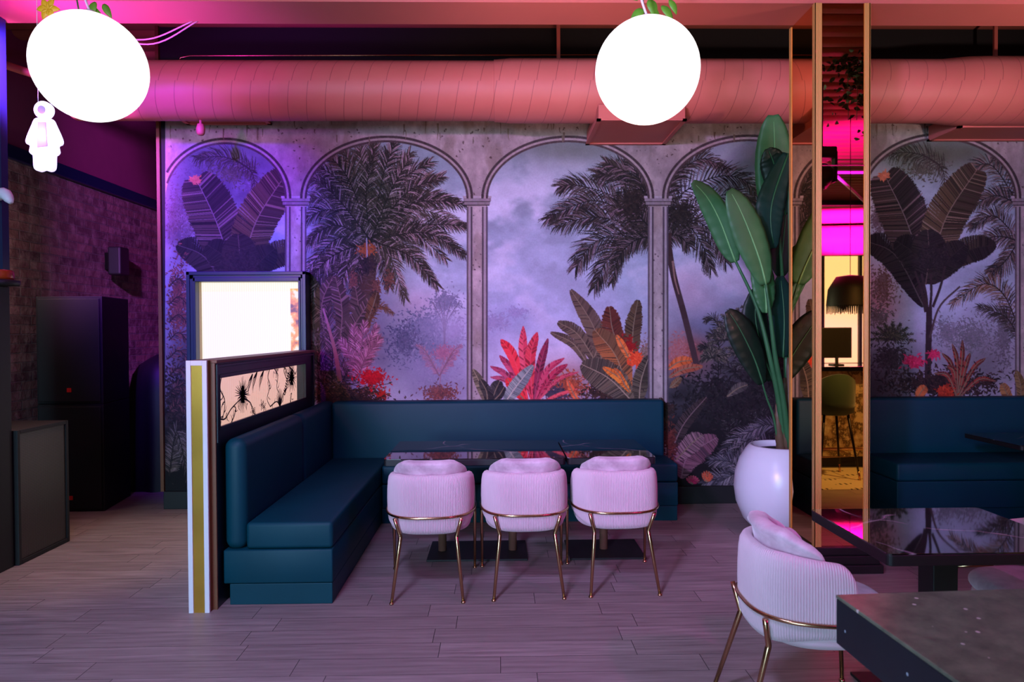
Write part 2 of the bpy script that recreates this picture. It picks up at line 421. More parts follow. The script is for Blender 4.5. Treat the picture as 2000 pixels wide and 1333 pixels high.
def sm01(x, a, b):
    t_ = np.clip((x-a)/(b-a), 0, 1); return t_*t_*(3-2*t_)
U0, U1, V0, V1, SS = 322, 2150, 226, 962, 2
class Art:
    """paint on a fine canvas, twice the final grid"""
    def __init__(s):
        s.img = np.zeros(((V1-V0)*SS, (U1-U0)*SS, 3), np.float32)
        s.uu = U0+(np.arange(s.img.shape[1])+.5)/SS; s.vv = V0+(np.arange(s.img.shape[0])+.5)/SS
    def quads(s, Q, C):
        H, W_ = s.img.shape[:2]
        for q, c in zip(Q, C):
            c = np.asarray(c, np.float32)
            if c.ndim == 2: c = c.mean(0)
            P_ = [((x-U0)*SS, (y-V0)*SS) for x, y in q]
            xs = [p[0] for p in P_]; ys = [p[1] for p in P_]
            x0, x1 = max(0, int(min(xs))), min(W_-1, int(max(xs))+1); y0, y1 = max(0, int(min(ys))), min(H-1, int(max(ys))+1)
            if x1 < x0 or y1 < y0: continue
            X = np.arange(x0, x1+1)[None, :]+.5; Y = np.arange(y0, y1+1)[:, None]+.5; m = None
            for tri in ((0, 1, 2), (0, 2, 3)):
                (ax, ay), (bx, by), (cx_, cy_) = P_[tri[0]], P_[tri[1]], P_[tri[2]]
                d = (bx-ax)*(cy_-ay)-(by-ay)*(cx_-ax)
                if abs(d) < 1e-6: continue
                sg = 1 if d > 0 else -1; e = -.35
                k = ((bx-ax)*(Y-ay)-(by-ay)*(X-ax))*sg >= e*math.hypot(bx-ax, by-ay)
                k &= ((cx_-bx)*(Y-by)-(cy_-by)*(X-bx))*sg >= e*math.hypot(cx_-bx, cy_-by)
                k &= ((ax-cx_)*(Y-cy_)-(ay-cy_)*(X-cx_))*sg >= e*math.hypot(ax-cx_, ay-cy_)
                m = k if m is None else m | k
            if m is not None: s.img[y0:y1+1, x0:x1+1][m] = c
    def rect(s, a, b, c, d):
        """canvas window u a..b, v c..d"""
        i0, i1 = np.searchsorted(s.uu, [a, b]); j0, j1 = np.searchsorted(s.vv, [c, d])
        U_, V_ = np.meshgrid(s.uu[i0:i1], s.vv[j0:j1]); return s.img[j0:j1, i0:i1], U_, V_
    def mist(s, cu, cv, ru, rv, col, am):
        w_, U_, V_ = s.rect(cu-2.2*ru, cu+2.2*ru, cv-2.2*rv, cv+2.2*rv)
        n_ = fbm(U_/34, V_/26, 2)
        m = np.clip(np.exp(-(((U_-cu)/ru)**2+((V_-cv)/rv)**2))*am*(.4+1.2*n_), 0, 1)[..., None]*(1-np.clip((np.maximum(np.abs(U_-cu)/ru, np.abs(V_-cv)/rv)-1.6)/.6, 0, 1)[..., None])
        w_[:] = w_*(1-m)+np.array(col, np.float32)*m
A = Art()
R_ = random.Random(11)
def cj(c, j=.04):
    d = R_.uniform(-j, j); return tuple(max(0., x+d+R_.uniform(-j, j)*.3) for x in c)
def lerp(a, b, t_): return tuple(x*(1-t_)+y*t_ for x, y in zip(a, b))
def curve2(pts, n):
    return [(p.x, p.y) for p in bez([(a, b, 0) for a, b in pts], n)]
def stroke(pts, w0, w1, c, n=10, c2=None):
    P_ = curve2(pts, n) if len(pts) > 2 else [(pts[0][0]+(pts[-1][0]-pts[0][0])*i/(n-1), pts[0][1]+(pts[-1][1]-pts[0][1])*i/(n-1)) for i in range(n)]
    Q, CC = [], []
    c2 = c2 or c
    def off(i, w_):
        a = P_[max(0, i-1)]; b = P_[min(n-1, i+1)]; dx, dy = b[0]-a[0], b[1]-a[1]; L = math.hypot(dx, dy) or 1
        return (-dy/L*w_, dx/L*w_)
    for i in range(n-1):
        wa = w0+(w1-w0)*i/(n-1); wb = w0+(w1-w0)*(i+1)/(n-1); o1 = off(i, wa/2); o2 = off(i+1, wb/2)
        Q.append([(P_[i][0]+o1[0], P_[i][1]+o1[1]), (P_[i][0]-o1[0], P_[i][1]-o1[1]), (P_[i+1][0]-o2[0], P_[i+1][1]-o2[1]), (P_[i+1][0]+o2[0], P_[i+1][1]+o2[1])])
        CC.append(cj(lerp(c, c2, i/(n-1)), .015))
    A.quads(Q, CC)
def blade(x0, y0, ang, L, w_, c, bend=0, Q=None, CC=None):
    """one slender leaflet as two tapering quads"""
    xm, ym = x0+math.cos(ang)*L*.5, y0+math.sin(ang)*L*.5
    a2 = ang+bend; x1, y1 = xm+math.cos(a2)*L*.5, ym+math.sin(a2)*L*.5
    n1 = (-math.sin(ang)*w_/2, math.cos(ang)*w_/2); n2 = (n1[0]*.9, n1[1]*.9)
    Q.append([(x0+n1[0]*.5, y0+n1[1]*.5), (x0-n1[0]*.5, y0-n1[1]*.5), (xm-n2[0], ym-n2[1]), (xm+n2[0], ym+n2[1])]); CC.append(c)
    Q.append([(xm+n2[0], ym+n2[1]), (xm-n2[0], ym-n2[1]), (x1, y1), (x1+.2, y1+.2)]); CC.append(c)
def frond(pts, L, c, c2, n=30, w_=2.0, droop=.35, hi=None, spread=1.0, rach=2.2):
    P_ = curve2(pts, n); Q, CC = [], []
    for i in range(1, n):
        t_ = i/(n-1); a = P_[i-1]; b = P_[min(i+1, n-1)]; th = math.atan2(b[1]-a[1], b[0]-a[0])
        l = L*(.35+.65*math.sin(PI*min(1, .15+t_*.8))**.8)
        for s_ in (-1, 1):
            for rep in range(3):
                an = th+s_*spread*(1.05-.6*t_)+R_.uniform(-.12, .12)
                bend = droop*(1 if math.cos(an) > 0 else -1)*R_.uniform(.5, 1.2)*abs(math.cos(an))
                col = cj(c if R_.random() < .6 else c2, .03)
                if hi and R_.random() < .2: col = cj(hi, .04)
                px = P_[i][0]+R_.uniform(-1, 1); py = P_[i][1]+R_.uniform(-1, 1)
                blade(px, py, an, l*R_.uniform(.65, 1.15), .62*w_*R_.uniform(.7, 1.3), col, bend, Q, CC)
    A.quads(Q, CC)
    stroke(pts, rach, .6, lerp(c, (0, 0, 0), .25), n=12)
def paddle(pts, w_, c, c2, n=34, jag=.10, slant=.5, rib=(.5, .45, .35), prof=.62, hi=None, taper=0.):
    P_ = curve2(pts, n); Q, CC = [], []
    def W(t_): return w_*max(0.02, math.sin(PI*min(1, max(0, t_*.97+.015))))**prof*(1-taper*t_)
    for s_ in (-1, 1):
        for i in range(n-1):
            sub = 3
            for k in range(sub):
                ta = (i+k/sub)/(n-1); tb = (i+(k+1)/sub)/(n-1)
                pa = (P_[i][0]+(P_[i+1][0]-P_[i][0])*k/sub, P_[i][1]+(P_[i+1][1]-P_[i][1])*k/sub)
                pb = (P_[i][0]+(P_[i+1][0]-P_[i][0])*(k+1)/sub, P_[i][1]+(P_[i+1][1]-P_[i][1])*(k+1)/sub)
                dx, dy = P_[i+1][0]-P_[i][0], P_[i+1][1]-P_[i][1]; L = math.hypot(dx, dy) or 1; dx /= L; dy /= L
                j = 1+R_.uniform(-jag, jag)
                oa, ob = W(ta)*j, W(tb)*j
                q = [pa, pb, (pb[0]-dy*s_*ob+dx*slant*ob, pb[1]+dx*s_*ob+dy*slant*ob), (pa[0]-dy*s_*oa+dx*slant*oa, pa[1]+dx*s_*oa+dy*slant*oa)]
                base = lerp(c, c2, .5+.5*math.sin(ta*5+s_)) if R_.random() < .75 else lerp(c, (0, 0, 0), .35)
                if hi and R_.random() < .12: base = hi
                base = cj(base, .025)
                Q.append(q); CC.append([base, base, lerp(base, c2, .4), lerp(base, c2, .4)])
    A.quads(Q, CC)
    stroke(pts, 2.2, .8, rib, n=14)
def foliage(cx, cy, rx, ry, n_, size, c, c2, power=.5, elong=2.6):
    Q, CC = [], []
    for _ in range(int(n_*1.9)):
        a = R_.uniform(0, 2*PI); r = min(1.5, abs(R_.gauss(0, .43))); x = cx+rx*r*math.cos(a); y = cy+ry*r*math.sin(a)
        an = R_.uniform(0, 2*PI); s_ = size*.7*R_.uniform(.5, 1.4)
        blade(x, y, an, s_*elong, s_, cj(lerp(c, c2, R_.random()), .025), R_.uniform(-.6, .6), Q, CC)
    A.quads(Q, CC)
def poly_arch(u, cx, hw, top=276, spring=388):
    x = (u-cx)/hw; return spring-(spring-top)*np.sqrt(np.clip(1-x*x, 0, 1))

ARCH = [(440, 117, 281), (755, 157, 277), (1109, 157, 277), (1462, 157, 275), (1835, 148, 272), (2180, 155, 272)]
# --- sky and mist
U, V = np.meshgrid(A.uu, A.vv)
nz = fbm(U/150, V/100, 0); n2 = fbm(U/60, V/45, 1); n3 = fbm(U/22, V/22, 2)
top = np.array([.50, .57, .60]); midc = np.array([.72, .76, .86]); low = np.array([.78, .74, .84]); pink = np.array([.86, .66, .74])
tt = np.clip((V-270)/330, 0, 1)[..., None]
sky = top*(1-tt)+midc*tt; sky = np.where(V[..., None] > 600, midc*(1-sm01(V, 600, 760)[..., None])+low*sm01(V, 600, 760)[..., None], sky)
cl = sm01(nz*.7+n2*.3, .46, .62)[..., None]*sm01(V, 250, 430)[..., None]
sky = sky*(1-cl*.62)+np.array([.90, .88, .95])*cl*.62
dk = sm01(n2*.6+nz*.4, .50, .34)[..., None]*.09; sky = sky*(1-dk)
def spotmask(cu, cv, ru, rv): return np.exp(-(((U-cu)/ru)**2+((V-cv)/rv)**2))[..., None]
for (cu, cv, ru, rv, colr, am) in [(820, 600, 60, 40, pink, .45), (1350, 570, 60, 60, pink, .55), (1345, 690, 45, 45, (.92, .42, .36), .9), (1100, 740, 60, 35, (.62, .38, .32), .7),
        (1715, 590, 50, 60, (.85, .45, .40), .6), (1850, 700, 130, 40, (.5, .5, .55), .5), (1000, 620, 50, 30, (.55, .58, .72), .6), (960, 660, 60, 60, (.60, .60, .74), .5),
        (1380, 640, 60, 30, (.45, .52, .68), .6), (440, 300, 100, 35, (.30, .33, .28), .8), (1835, 300, 120, 40, (.27, .28, .20), .85), (1120, 290, 140, 28, (.33, .36, .31), .7),
        (1500, 300, 60, 40, (.35, .34, .28), .7), (640, 700, 60, 130, (.20, .17, .17), .8), (740, 660, 50, 90, (.33, .28, .33), .6), (840, 690, 80, 70, (.36, .38, .50), .75),
        (860, 760, 90, 40, (.42, .40, .50), .6), (360, 700, 60, 160, (.24, .20, .22), .8), (345, 430, 40, 110, (.30, .23, .30), .8), (350, 900, 80, 120, (.10, .09, .09), .95), (1400, 850, 230, 170, (.075, .07, .08), 1.0),
        (1500, 720, 90, 120, (.11, .11, .11), .9), (1640, 820, 160, 120, (.12, .11, .12), .9), (1720, 740, 60, 60, (.2, .16, .18), .7), (1930, 720, 70, 80, (.33, .34, .36), .7)]:
    m = np.clip(spotmask(cu, cv, ru, rv)*am*(.65+.7*n2[..., None]), 0, 1); sky = sky*(1-m)+np.array(colr)*m
m = sm01(V, 790, 860)[..., None]*.9; sky = sky*(1-m)+np.array([.08, .07, .08])*m
sky = sky*(.93+.14*n3[..., None])
A.img[:] = sky; del sky, cl, dk, nz, n2, n3, m, U, V, tt

# --- far misty trees
for (cx, cy, rx, ry, n_, c) in [(830, 640, 60, 45, 700, (.36, .38, .50)), (790, 665, 45, 55, 500, (.25, .26, .38)), (870, 590, 38, 28, 450, (.45, .45, .56)), (885, 650, 30, 40, 300, (.50, .49, .60)),
                              (850, 720, 60, 50, 300, (.50, .48, .60)), (960, 630, 40, 22, 260, (.56, .55, .68)), (1010, 610, 30, 14, 140, (.58, .58, .72)), (400, 330, 60, 40, 300, (.30, .30, .32)),
                              (495, 375, 30, 40, 300, (.42, .38, .42)), (345, 420, 30, 80, 500, (.32, .24, .26)), (1900, 660, 60, 50, 500, (.36, .37, .38)), (1850, 650, 50, 40, 300, (.42, .42, .46)),
                              (1725, 560, 32, 60, 450, (.42, .28, .22)), (1715, 620, 40, 30, 200, (.36, .30, .26)), (1325, 690, 30, 45, 300, (.66, .36, .34)), (1960, 650, 30, 110, 500, (.3, .29, .30))]:
    foliage(cx, cy, rx, ry, n_, 2.8, c, lerp(c, (.7, .65, .75), .35), .6)
for dx in (-14, -6, 0, 8, 17): stroke([(868, 680), (868+dx*.3, 630), (868+dx*1.7, 590)], 1.6, .8, (.42, .38, .46))
foliage(866, 690, 26, 20, 240, 2.6, (.70, .42, .50), (.55, .35, .45)); stroke([(857, 780), (860, 740), (866, 700)], 2, 1, (.6, .42, .48))
for s_ in (-1, 1):
    for q in range(4): frond([(858, 735), (858+s_*(14+q*4), 715-q*9), (858+s_*(24+6*q), 712-q*12)], 10, (.66, .46, .52), (.55, .38, .48), 10, 1.2, .2)
foliage(860, 768, 45, 20, 350, 3, (.30, .17, .18), (.55, .28, .24))
foliage(1110, 755, 48, 34, 420, 3.4, (.42, .20, .15), (.72, .34, .20)); foliage(1085, 770, 40, 20, 250, 3, (.16, .18, .24), (.3, .25, .3))

DK = (.13, .115, .10); OL = (.24, .21, .17); BR = (.36, .28, .23); HI = (.62, .52, .55)
A.mist(880, 640, 60, 30, (.70, .66, .80), .55); A.mist(1950, 640, 70, 50, (.6, .58, .66), .35); A.mist(830, 720, 60, 40, (.60, .56, .70), .35)
# --- date palm in the second arch
stroke([(722, 480), (716, 560), (708, 640)], 34, 30, (.20, .15, .14), 16, (.42, .24, .14))
for q in range(60): stroke([(700+R_.uniform(0, 38), 500+q*2.2), (706+R_.uniform(0, 26), 505+q*2.2)], 1.5, .7, cj((.36, .27, .24), .06), 3)
A.mist(690, 420, 85, 100, (.20, .16, .17), .75); A.mist(650, 560, 50, 70, (.17, .13, .15), .8); cx, cy = 724, 470
tips = [(610, 640), (600, 590), (590, 540), (640, 600), (596, 480), (585, 430), (590, 390), (600, 350), (610, 320), (640, 300), (665, 285), (700, 280), (730, 272), (770, 282), (800, 300), (838, 318),
        (860, 345), (885, 392), (905, 400), (908, 442), (905, 495), (868, 505), (852, 556), (790, 580), (760, 560), (690, 560), (660, 570)]
for i, (tx, ty) in enumerate(sorted(tips, key=lambda p: R_.random())):
    mx, my = (cx+tx)/2, (cy+ty)/2-22-abs(tx-cx)*.12; warm = R_.random() < .18
    frond([(cx, cy+R_.uniform(-8, 20)), (mx, my), (tx, ty)], 34, DK if R_.random() < .6 else OL, OL if not warm else BR, 38, 2.2, .45, hi=HI)
for (tx, ty, mx, my) in [(908, 442, 840, 440), (905, 497, 830, 455), (852, 556, 800, 500), (885, 393, 800, 400), (862, 346, 790, 380), (730, 290, 715, 380), (800, 308, 760, 380), (605, 545, 650, 500), (600, 470, 655, 440), (620, 350, 670, 400)]:
    frond([(cx, cy), (mx, my), (tx, ty)], 26, DK, OL, 40, 1.9, .5, hi=HI)
foliage(716, 488, 22, 14, 150, 3, (.70, .35, .18), (.5, .25, .15)); stroke([(716, 465), (717, 505)], 2, 2, (.62, .58, .66), 4)
foliage(716, 520, 20, 20, 160, 3, (.10, .07, .10), (.22, .15, .17))
for (x, y, L) in [(690, 548, 22), (760, 545, 24), (735, 560, 18), (680, 600, 16)]: foliage(x, y, L*.6, L, 110, 2.6, (.50, .30, .24), (.30, .2, .18))
# understory of the second arch
for (a, b, c_) in [((640, 690), (628, 600), (650, 540)), ((660, 700), (668, 610), (655, 540)), ((690, 680), (700, 610), (694, 560)), ((622, 700), (612, 640), (602, 590)), ((675, 690), (690, 640), (735, 570))]:
    paddle([a, b, c_], 16, (.24, .18, .16), (.34, .26, .22), 26, .25, .6, rib=(.5, .38, .34), hi=(.55, .42, .42))
paddle([(712, 640), (728, 600), (736, 572)], 11, (.26, .17, .10), (.42, .28, .16), 18, .2)
frond([(715, 640), (740, 600), (765, 612)], 14, (.45, .28, .18), BR, 16, 1.8, .5)
for (tx, ty) in [(640, 600), (600, 640), (600, 690), (625, 720), (660, 745), (700, 650), (690, 735), (605, 745), (735, 660), (720, 700), (650, 655)]:
    frond([(648, 790), ((648+tx)/2, (790+ty)/2-25), (tx, ty)], 24, (.17, .13, .13), (.30, .21, .20), 26, 1.7, .3, hi=(.55, .38, .42))
for (tx, ty) in [(668, 668), (690, 640), (712, 632), (735, 640), (742, 662), (722, 690)]:
    frond([(700, 740), ((700+tx)/2, (740+ty)/2-10), (tx, ty)], 20, (.62, .38, .44), (.42, .24, .28), 22, 1.8, .2, hi=(.82, .55, .62))
stroke([(631, 603), (642, 640), (655, 690), (664, 745)], 3, 9, (.66, .46, .50), 16, (.52, .30, .22))
foliage(612, 660, 24, 26, 60, 3, (.5, .4, .46), (.3, .22, .25))
for q in range(26): frond([(655+R_.uniform(-30, 60), 795), (640+R_.uniform(-30, 120), 770), (620+R_.uniform(-20, 160), 742+R_.uniform(0, 30))], 11, (.20, .13, .10), (.46, .28, .18), 12, 1.5, .4)
foliage(728, 738, 38, 22, 300, 4.2, (.85, .06, .12), (.62, .03, .10), .6, 1.8); foliage(745, 772, 14, 8, 40, 4, (.75, .15, .10), (.6, .08, .08))
foliage(690, 780, 90, 12, 300, 3.5, (.10, .07, .07), (.28, .15, .11))

# --- coconut palm between third and fourth arches
for (P_, L) in [([(1278, 445), (1200, 385), (1128, 362), (1097, 364)], 40), ([(1278, 450), (1180, 395), (1120, 402), (1070, 428)], 42), ([(1280, 440), (1220, 350), (1168, 340)], 46), ([(1280, 440), (1240, 350), (1185, 318)], 40),
                ([(1275, 455), (1200, 430), (1150, 425), (1090, 440)], 44), ([(1278, 462), (1220, 455), (1160, 475), (1126, 520)], 50), ([(1278, 465), (1225, 470), (1185, 510), (1162, 560)], 46),
                ([(1280, 460), (1240, 470), (1210, 500), (1195, 550)], 34), ([(1278, 440), (1262, 380), (1230, 310)], 40), ([(1278, 455), (1240, 415), (1200, 400)], 44)]:
    frond(P_, L, (.10, .095, .085), (.22, .19, .16), 42, 2.3, .55, hi=(.45, .38, .40), spread=.95)
foliage(1235, 400, 36, 46, 500, 3.2, (.08, .07, .06), (.2, .16, .13))
for (P_, L) in [([(1290, 450), (1320, 350), (1370, 310), (1418, 330)], 34), ([(1290, 450), (1330, 380), (1400, 345), (1455, 352), (1478, 385)], 40), ([(1290, 450), (1340, 410), (1420, 380), (1475, 395)], 34),
                ([(1290, 460), (1350, 430), (1395, 460), (1417, 510)], 44), ([(1290, 460), (1340, 440), (1372, 480), (1388, 525)], 40), ([(1290, 465), (1325, 460), (1345, 480)], 30), ([(1290, 440), (1310, 360), (1330, 320)], 32)]:
    frond(P_, L, (.11, .10, .09), (.23, .20, .17), 40, 2.1, .5, hi=(.45, .38, .40))
foliage(1330, 420, 40, 44, 420, 3.2, (.09, .08, .07), (.2, .17, .14))
stroke([(1306, 455), (1306, 480), (1316, 540), (1335, 610), (1350, 670), (1361, 715)], 12, 11, (.22, .15, .14), 26, (.28, .2, .22))
stroke([(1314, 510), (1318, 545), (1326, 575)], 4, 2, (.55, .42, .38), 8)

# --- third arch foreground
RD = (.88, .14, .20)
for (tip, base, m, w_, c, c2) in [((976, 695), (1030, 785), (1000, 725), 7, (.62, .16, .30), (.8, .3, .42)), ((958, 716), (1026, 786), (990, 735), 6, (.60, .18, .32), (.75, .3, .42)), ((958, 737), (1022, 786), (990, 745), 5, (.66, .25, .38), (.7, .3, .4)),
        ((979, 664), (1032, 786), (1003, 700), 10, RD, (.95, .25, .30)), ((1022, 638), (1038, 785), (1023, 700), 9, (.80, .20, .30), (.9, .35, .42)), ((1049, 650), (1040, 785), (1036, 700), 10, (.78, .16, .26), (.85, .25, .3)),
        ((1070, 662), (1042, 785), (1055, 715), 8, (.42, .10, .22), (.6, .18, .3)), ((1102, 700), (1044, 785), (1068, 725), 6, (.68, .16, .30), (.8, .3, .4)), ((1108, 712), (1046, 786), (1078, 735), 7, (.55, .10, .22), (.75, .2, .32)),
        ((1130, 727), (1048, 787), (1090, 742), 4, (.70, .22, .30), (.8, .3, .35)), ((1128, 760), (1055, 788), (1090, 772), 3.5, (.82, .26, .30), (.85, .35, .35))]:
    paddle([base, m, tip], w_, c, c2, 16, .04, .9, rib=lerp(c, (1, .6, .6), .3), prof=.8)
paddle([(1028, 786), (1005, 760), (990, 740)], 10, RD, (.9, .2, .2), 10, .05)
OB = (.30, .26, .21); OB2 = (.42, .36, .28)
foliage(1262, 690, 22, 40, 160, 2.6, (.42, .34, .26), (.6, .5, .48)); foliage(1190, 765, 70, 30, 420, 4, (.12, .09, .08), (.3, .2, .15))
paddle([(1150, 716), (1120, 672), (1076, 650)], 9, OB, OB2, 22, .05, .6)
paddle([(1172, 722), (1130, 655), (1090, 630)], 13, OB, OB2, 24, .05, .6)
paddle([(1178, 718), (1160, 640), (1115, 567)], 22, (.34, .28, .24), OB2, 34, .04, .6, taper=.35)
paddle([(1160, 700), (1172, 665), (1180, 625)], 8, OB, OB2, 16, .05)
paddle([(1236, 712), (1200, 655), (1190, 600)], 20, (.34, .16, .12), (.42, .22, .15), 24, .1, .5)
paddle([(1238, 712), (1236, 650), (1246, 587)], 16, (.30, .22, .16), (.36, .30, .2), 24, .1, .5)
foliage(1228, 680, 18, 24, 160, 3.4, (.62, .10, .08), (.45, .06, .08))
paddle([(1228, 782), (1205, 700), (1163, 646)], 25, (.36, .28, .19), (.66, .40, .22), 36, .05, .55, rib=(.6, .5, .36))
paddle([(1234, 710), (1218, 680), (1204, 655)], 7, (.92, .46, .18), (.9, .5, .25), 12, .05)
foliage(1242, 702, 14, 15, 120, 4.5, (.95, .38, .18), (.85, .25, .12))
paddle([(1238, 788), (1190, 740), (1136, 712)], 30, (.24, .22, .18), (.40, .36, .28), 40, .06, .25, rib=(.62, .56, .45), hi=(.5, .46, .38))
paddle([(1232, 768), (1208, 738), (1178, 718)], 8, (.85, .42, .15), (.92, .55, .2), 16, .05); paddle([(1222, 756), (1212, 735), (1200, 720)], 5, (.88, .40, .16), (.9, .5, .2), 12, .05)
paddle([(1248, 790), (1252, 745), (1268, 695)], 16, (.20, .18, .15), (.38, .35, .27), 30, .06, .2, rib=(.6, .55, .45))
paddle([(1130, 788), (1118, 765), (1108, 742)], 6, (.88, .36, .22), (.9, .45, .25), 12, .05)

A.mist(440, 350, 120, 85, (.33, .32, .38), 1.0)
# --- banana plant (first and fifth arches)
def banana(ou, ov, k):
    T = lambda x, y: (ou+(x-1809)*k, ov+(y-417))
    DB = (.125, .11, .13); DB2 = (.20, .17, .17)
    foliage(*T(1800, 330), 60*k, 30, 200, 3, (.25, .25, .2), (.34, .34, .3))
    frond([T(1850, 330), T(1790, 300), T(1730, 300)], 34, (.17, .17, .14), (.26, .25, .2), 26, 1.8, .9); frond([T(1800, 300), T(1840, 330), T(1845, 380)], 16, (.2, .18, .16), (.3, .28, .25), 18, 1.4, .3)
    foliage(*T(1715, 430), 26*k, 50, 260, 2.6, (.36, .30, .32), (.5, .44, .5))
    # side leaves, low
    paddle([T(1818, 530), T(1890, 490), T(1945, 478)], 26, DB, (.26, .22, .18), 30, .05, .2, rib=DB2)
    paddle([T(1805, 600), T(1750, 500), T(1690, 470)], 30, DB, DB2, 34, .05, .3, rib=(.34, .3, .3))
    paddle([T(1806, 540), T(1770, 430), T(1728, 342)], 48, DB, (.30, .24, .22), 44, .05, .35, rib=(.48, .42, .44), prof=.30, hi=(.48, .40, .42))
    foliage(*T(1726, 343), 10, 6, 60, 4, (.80, .48, .36), (.7, .4, .3))
    paddle([T(1818, 540), T(1846, 430), T(1908, 332)], 40, (.20, .17, .14), (.33, .27, .19), 48, .05, .35, rib=(.50, .44, .38), prof=.30, hi=(.52, .45, .38))
    paddle([T(1815, 555), T(1790, 500), T(1750, 470)], 30, DB, (.17, .15, .15), 30, .05, .3, rib=DB2); paddle([T(1815, 555), T(1850, 510), T(1885, 478)], 28, DB, (.19, .16, .15), 30, .05, .3, rib=DB2)
    paddle([T(1808, 556), T(1815, 500), T(1812, 450)], 34, (.15, .13, .14), (.20, .17, .16), 34, .05, .3, rib=(.36, .3, .28)); foliage(*T(1822, 505), 50*k, 36, 700, 2.4, DB, (.20, .17, .17), .6, 3)
    for (a, b) in (((1787, 530), (1808, 610)), ((1800, 535), (1812, 620)), ((1818, 535), (1814, 620)), ((1846, 520), (1822, 600))):
        stroke([T(*a), T((a[0]+b[0])/2+3, (a[1]+b[1])/2), T(*b)], 4, 5, (.22, .17, .18), 8)
    stroke([T(1815, 600), T(1814, 660), T(1812, 740)], 11, 12, (.20, .15, .17), 14)
    stroke([T(1816, 660), T(1835, 600), T(1875, 560)], 4, 3, (.3, .24, .24), 12)
banana(462, 425, .97)
foliage(348, 590, 30, 110, 700, 3, (.30, .18, .17), (.55, .30, .26)); foliage(345, 800, 40, 120, 700, 4, (.10, .08, .08), (.25, .18, .17))
for q in range(10): frond([(330, 930), (345, 880-q*4), (366, 850+q*9)], 22, (.2, .17, .15), (.40, .34, .30), 16, 1.8, .3, hi=(.5, .42, .4))
for q in range(8): frond([(330, 560+q*35), (350, 545+q*35), (372, 570+q*35)], 14, (.22, .16, .16), (.45, .28, .25), 14, 1.6, .3)
for (tx, ty) in [(1880, 330), (1900, 390), (1895, 430), (1900, 470), (1935, 520), (1945, 300)]:
    frond([(1990, 470 if ty > 400 else 400), ((1990+tx)/2, ty-8), (tx, ty+12)], 30, (.17, .16, .16), (.34, .28, .24), 34, 1.9, .5, hi=(.5, .42, .42))
banana(1809, 417, 1.0)
frond([(1990, 640), (1960, 575), (1920, 555), (1862, 592)], 34, (.22, .18, .14), (.46, .34, .24), 34, 2, .5, hi=(.6, .5, .45)); frond([(1990, 660), (1965, 620), (1915, 600)], 26, (.20, .18, .17), (.3, .26, .24), 26, 1.8, .5)
for q in range(9): a = -PI*(.05+.11*q); frond([(1742, 665), (1742+16*math.cos(a), 665+16*math.sin(a)), (1742+44*math.cos(a), 672+40*math.sin(a))], 9, (.22, .22, .18), (.36, .33, .26), 12, 2.2, .2)
foliage(1740, 700, 46, 40, 500, 3.2, (.16, .13, .15), (.28, .22, .24)); foliage(1840, 750, 140, 34, 1100, 4.5, (.10, .08, .09), (.26, .18, .17))
for (tx, ty) in [(1840, 690), (1850, 715), (1860, 672), (1895, 690), (1925, 700), (1945, 745), (1825, 730), (1880, 665)]:
    paddle([(1870, 780), ((1870+tx)/2+4, (780+ty)/2-20), (tx, ty)], 4.5, (.30, .13, .12), (.62, .26, .22), 16, .04, .9, prof=.8)
foliage(1785, 708, 24, 15, 150, 4, (.85, .22, .40), (.7, .12, .28)); foliage(1824, 692, 13, 8, 70, 3.6, (.85, .22, .40), (.7, .12, .28))
foliage(1848, 765, 22, 12, 90, 5, (.80, .28, .16), (.5, .14, .1)); paddle([(1790, 785), (1798, 768), (1808, 755)], 10, (.72, .36, .2), (.8, .45, .25), 12, .1); paddle([(1978, 785), (1966, 768), (1958, 750)], 10, (.6, .4, .28), (.7, .5, .3), 12, .1)

# --- dark jungle of the fourth arch
for _ in range(46):
    x = R_.uniform(1375, 1640); y = R_.uniform(600, 860); an = R_.uniform(-PI, 0); L = R_.uniform(25, 60)
    frond([(x, y+20), (x+math.cos(an)*L*.5, y+math.sin(an)*L*.6), (x+math.cos(an)*L, y+math.sin(an)*L*.5)], 15, (.11, .10, .11), (.21, .20, .19), 16, 1.9, .4, hi=(.36, .34, .34))
for (x, y, r) in [(1440, 640, 42), (1420, 665, 36), (1475, 620, 36), (1455, 690, 40), (1500, 650, 40), (1395, 700, 26)]:
    for q in range(9): a = -PI*q/8; frond([(x, y), (x+r*.5*math.cos(a), y+r*.5*math.sin(a)), (x+r*math.cos(a), y+r*math.sin(a)+6)], 9, (.18, .18, .17), (.30, .29, .24), 12, 1.9, .3, hi=(.46, .42, .38))
foliage(1420, 780, 130, 70, 1400, 4.5, (.07, .06, .075), (.17, .15, .16)); foliage(1600, 780, 120, 90, 700, 5, (.08, .07, .08), (.18, .15, .16))
paddle([(1304, 722), (1325, 708), (1352, 704)], 10, (.80, .36, .16), (.9, .45, .25), 16, .1); paddle([(1306, 738), (1335, 722), (1372, 716)], 8, (.62, .30, .2), (.7, .4, .3), 16, .1)
paddle([(1308, 758), (1318, 750), (1330, 738)], 7, (.42, .30, .2), (.55, .4, .3), 12, .1); paddle([(1420, 775), (1440, 760), (1460, 752)], 9, (.24, .23, .22), (.38, .35, .33), 18, .1)
paddle([(1306, 895), (1335, 830), (1380, 776)], 13, (.16, .13, .13), (.28, .22, .22), 34, .05, .3, rib=(.5, .4, .4))
paddle([(1330, 935), (1345, 890), (1400, 855)], 28, (.42, .26, .32), (.56, .40, .44), 34, .1, .2, rib=(.55, .42, .46), hi=(.22, .16, .2))
paddle([(1320, 900), (1350, 868), (1372, 850)], 18, (.50, .36, .40), (.62, .48, .50), 22, .1, .2, hi=(.2, .15, .18))
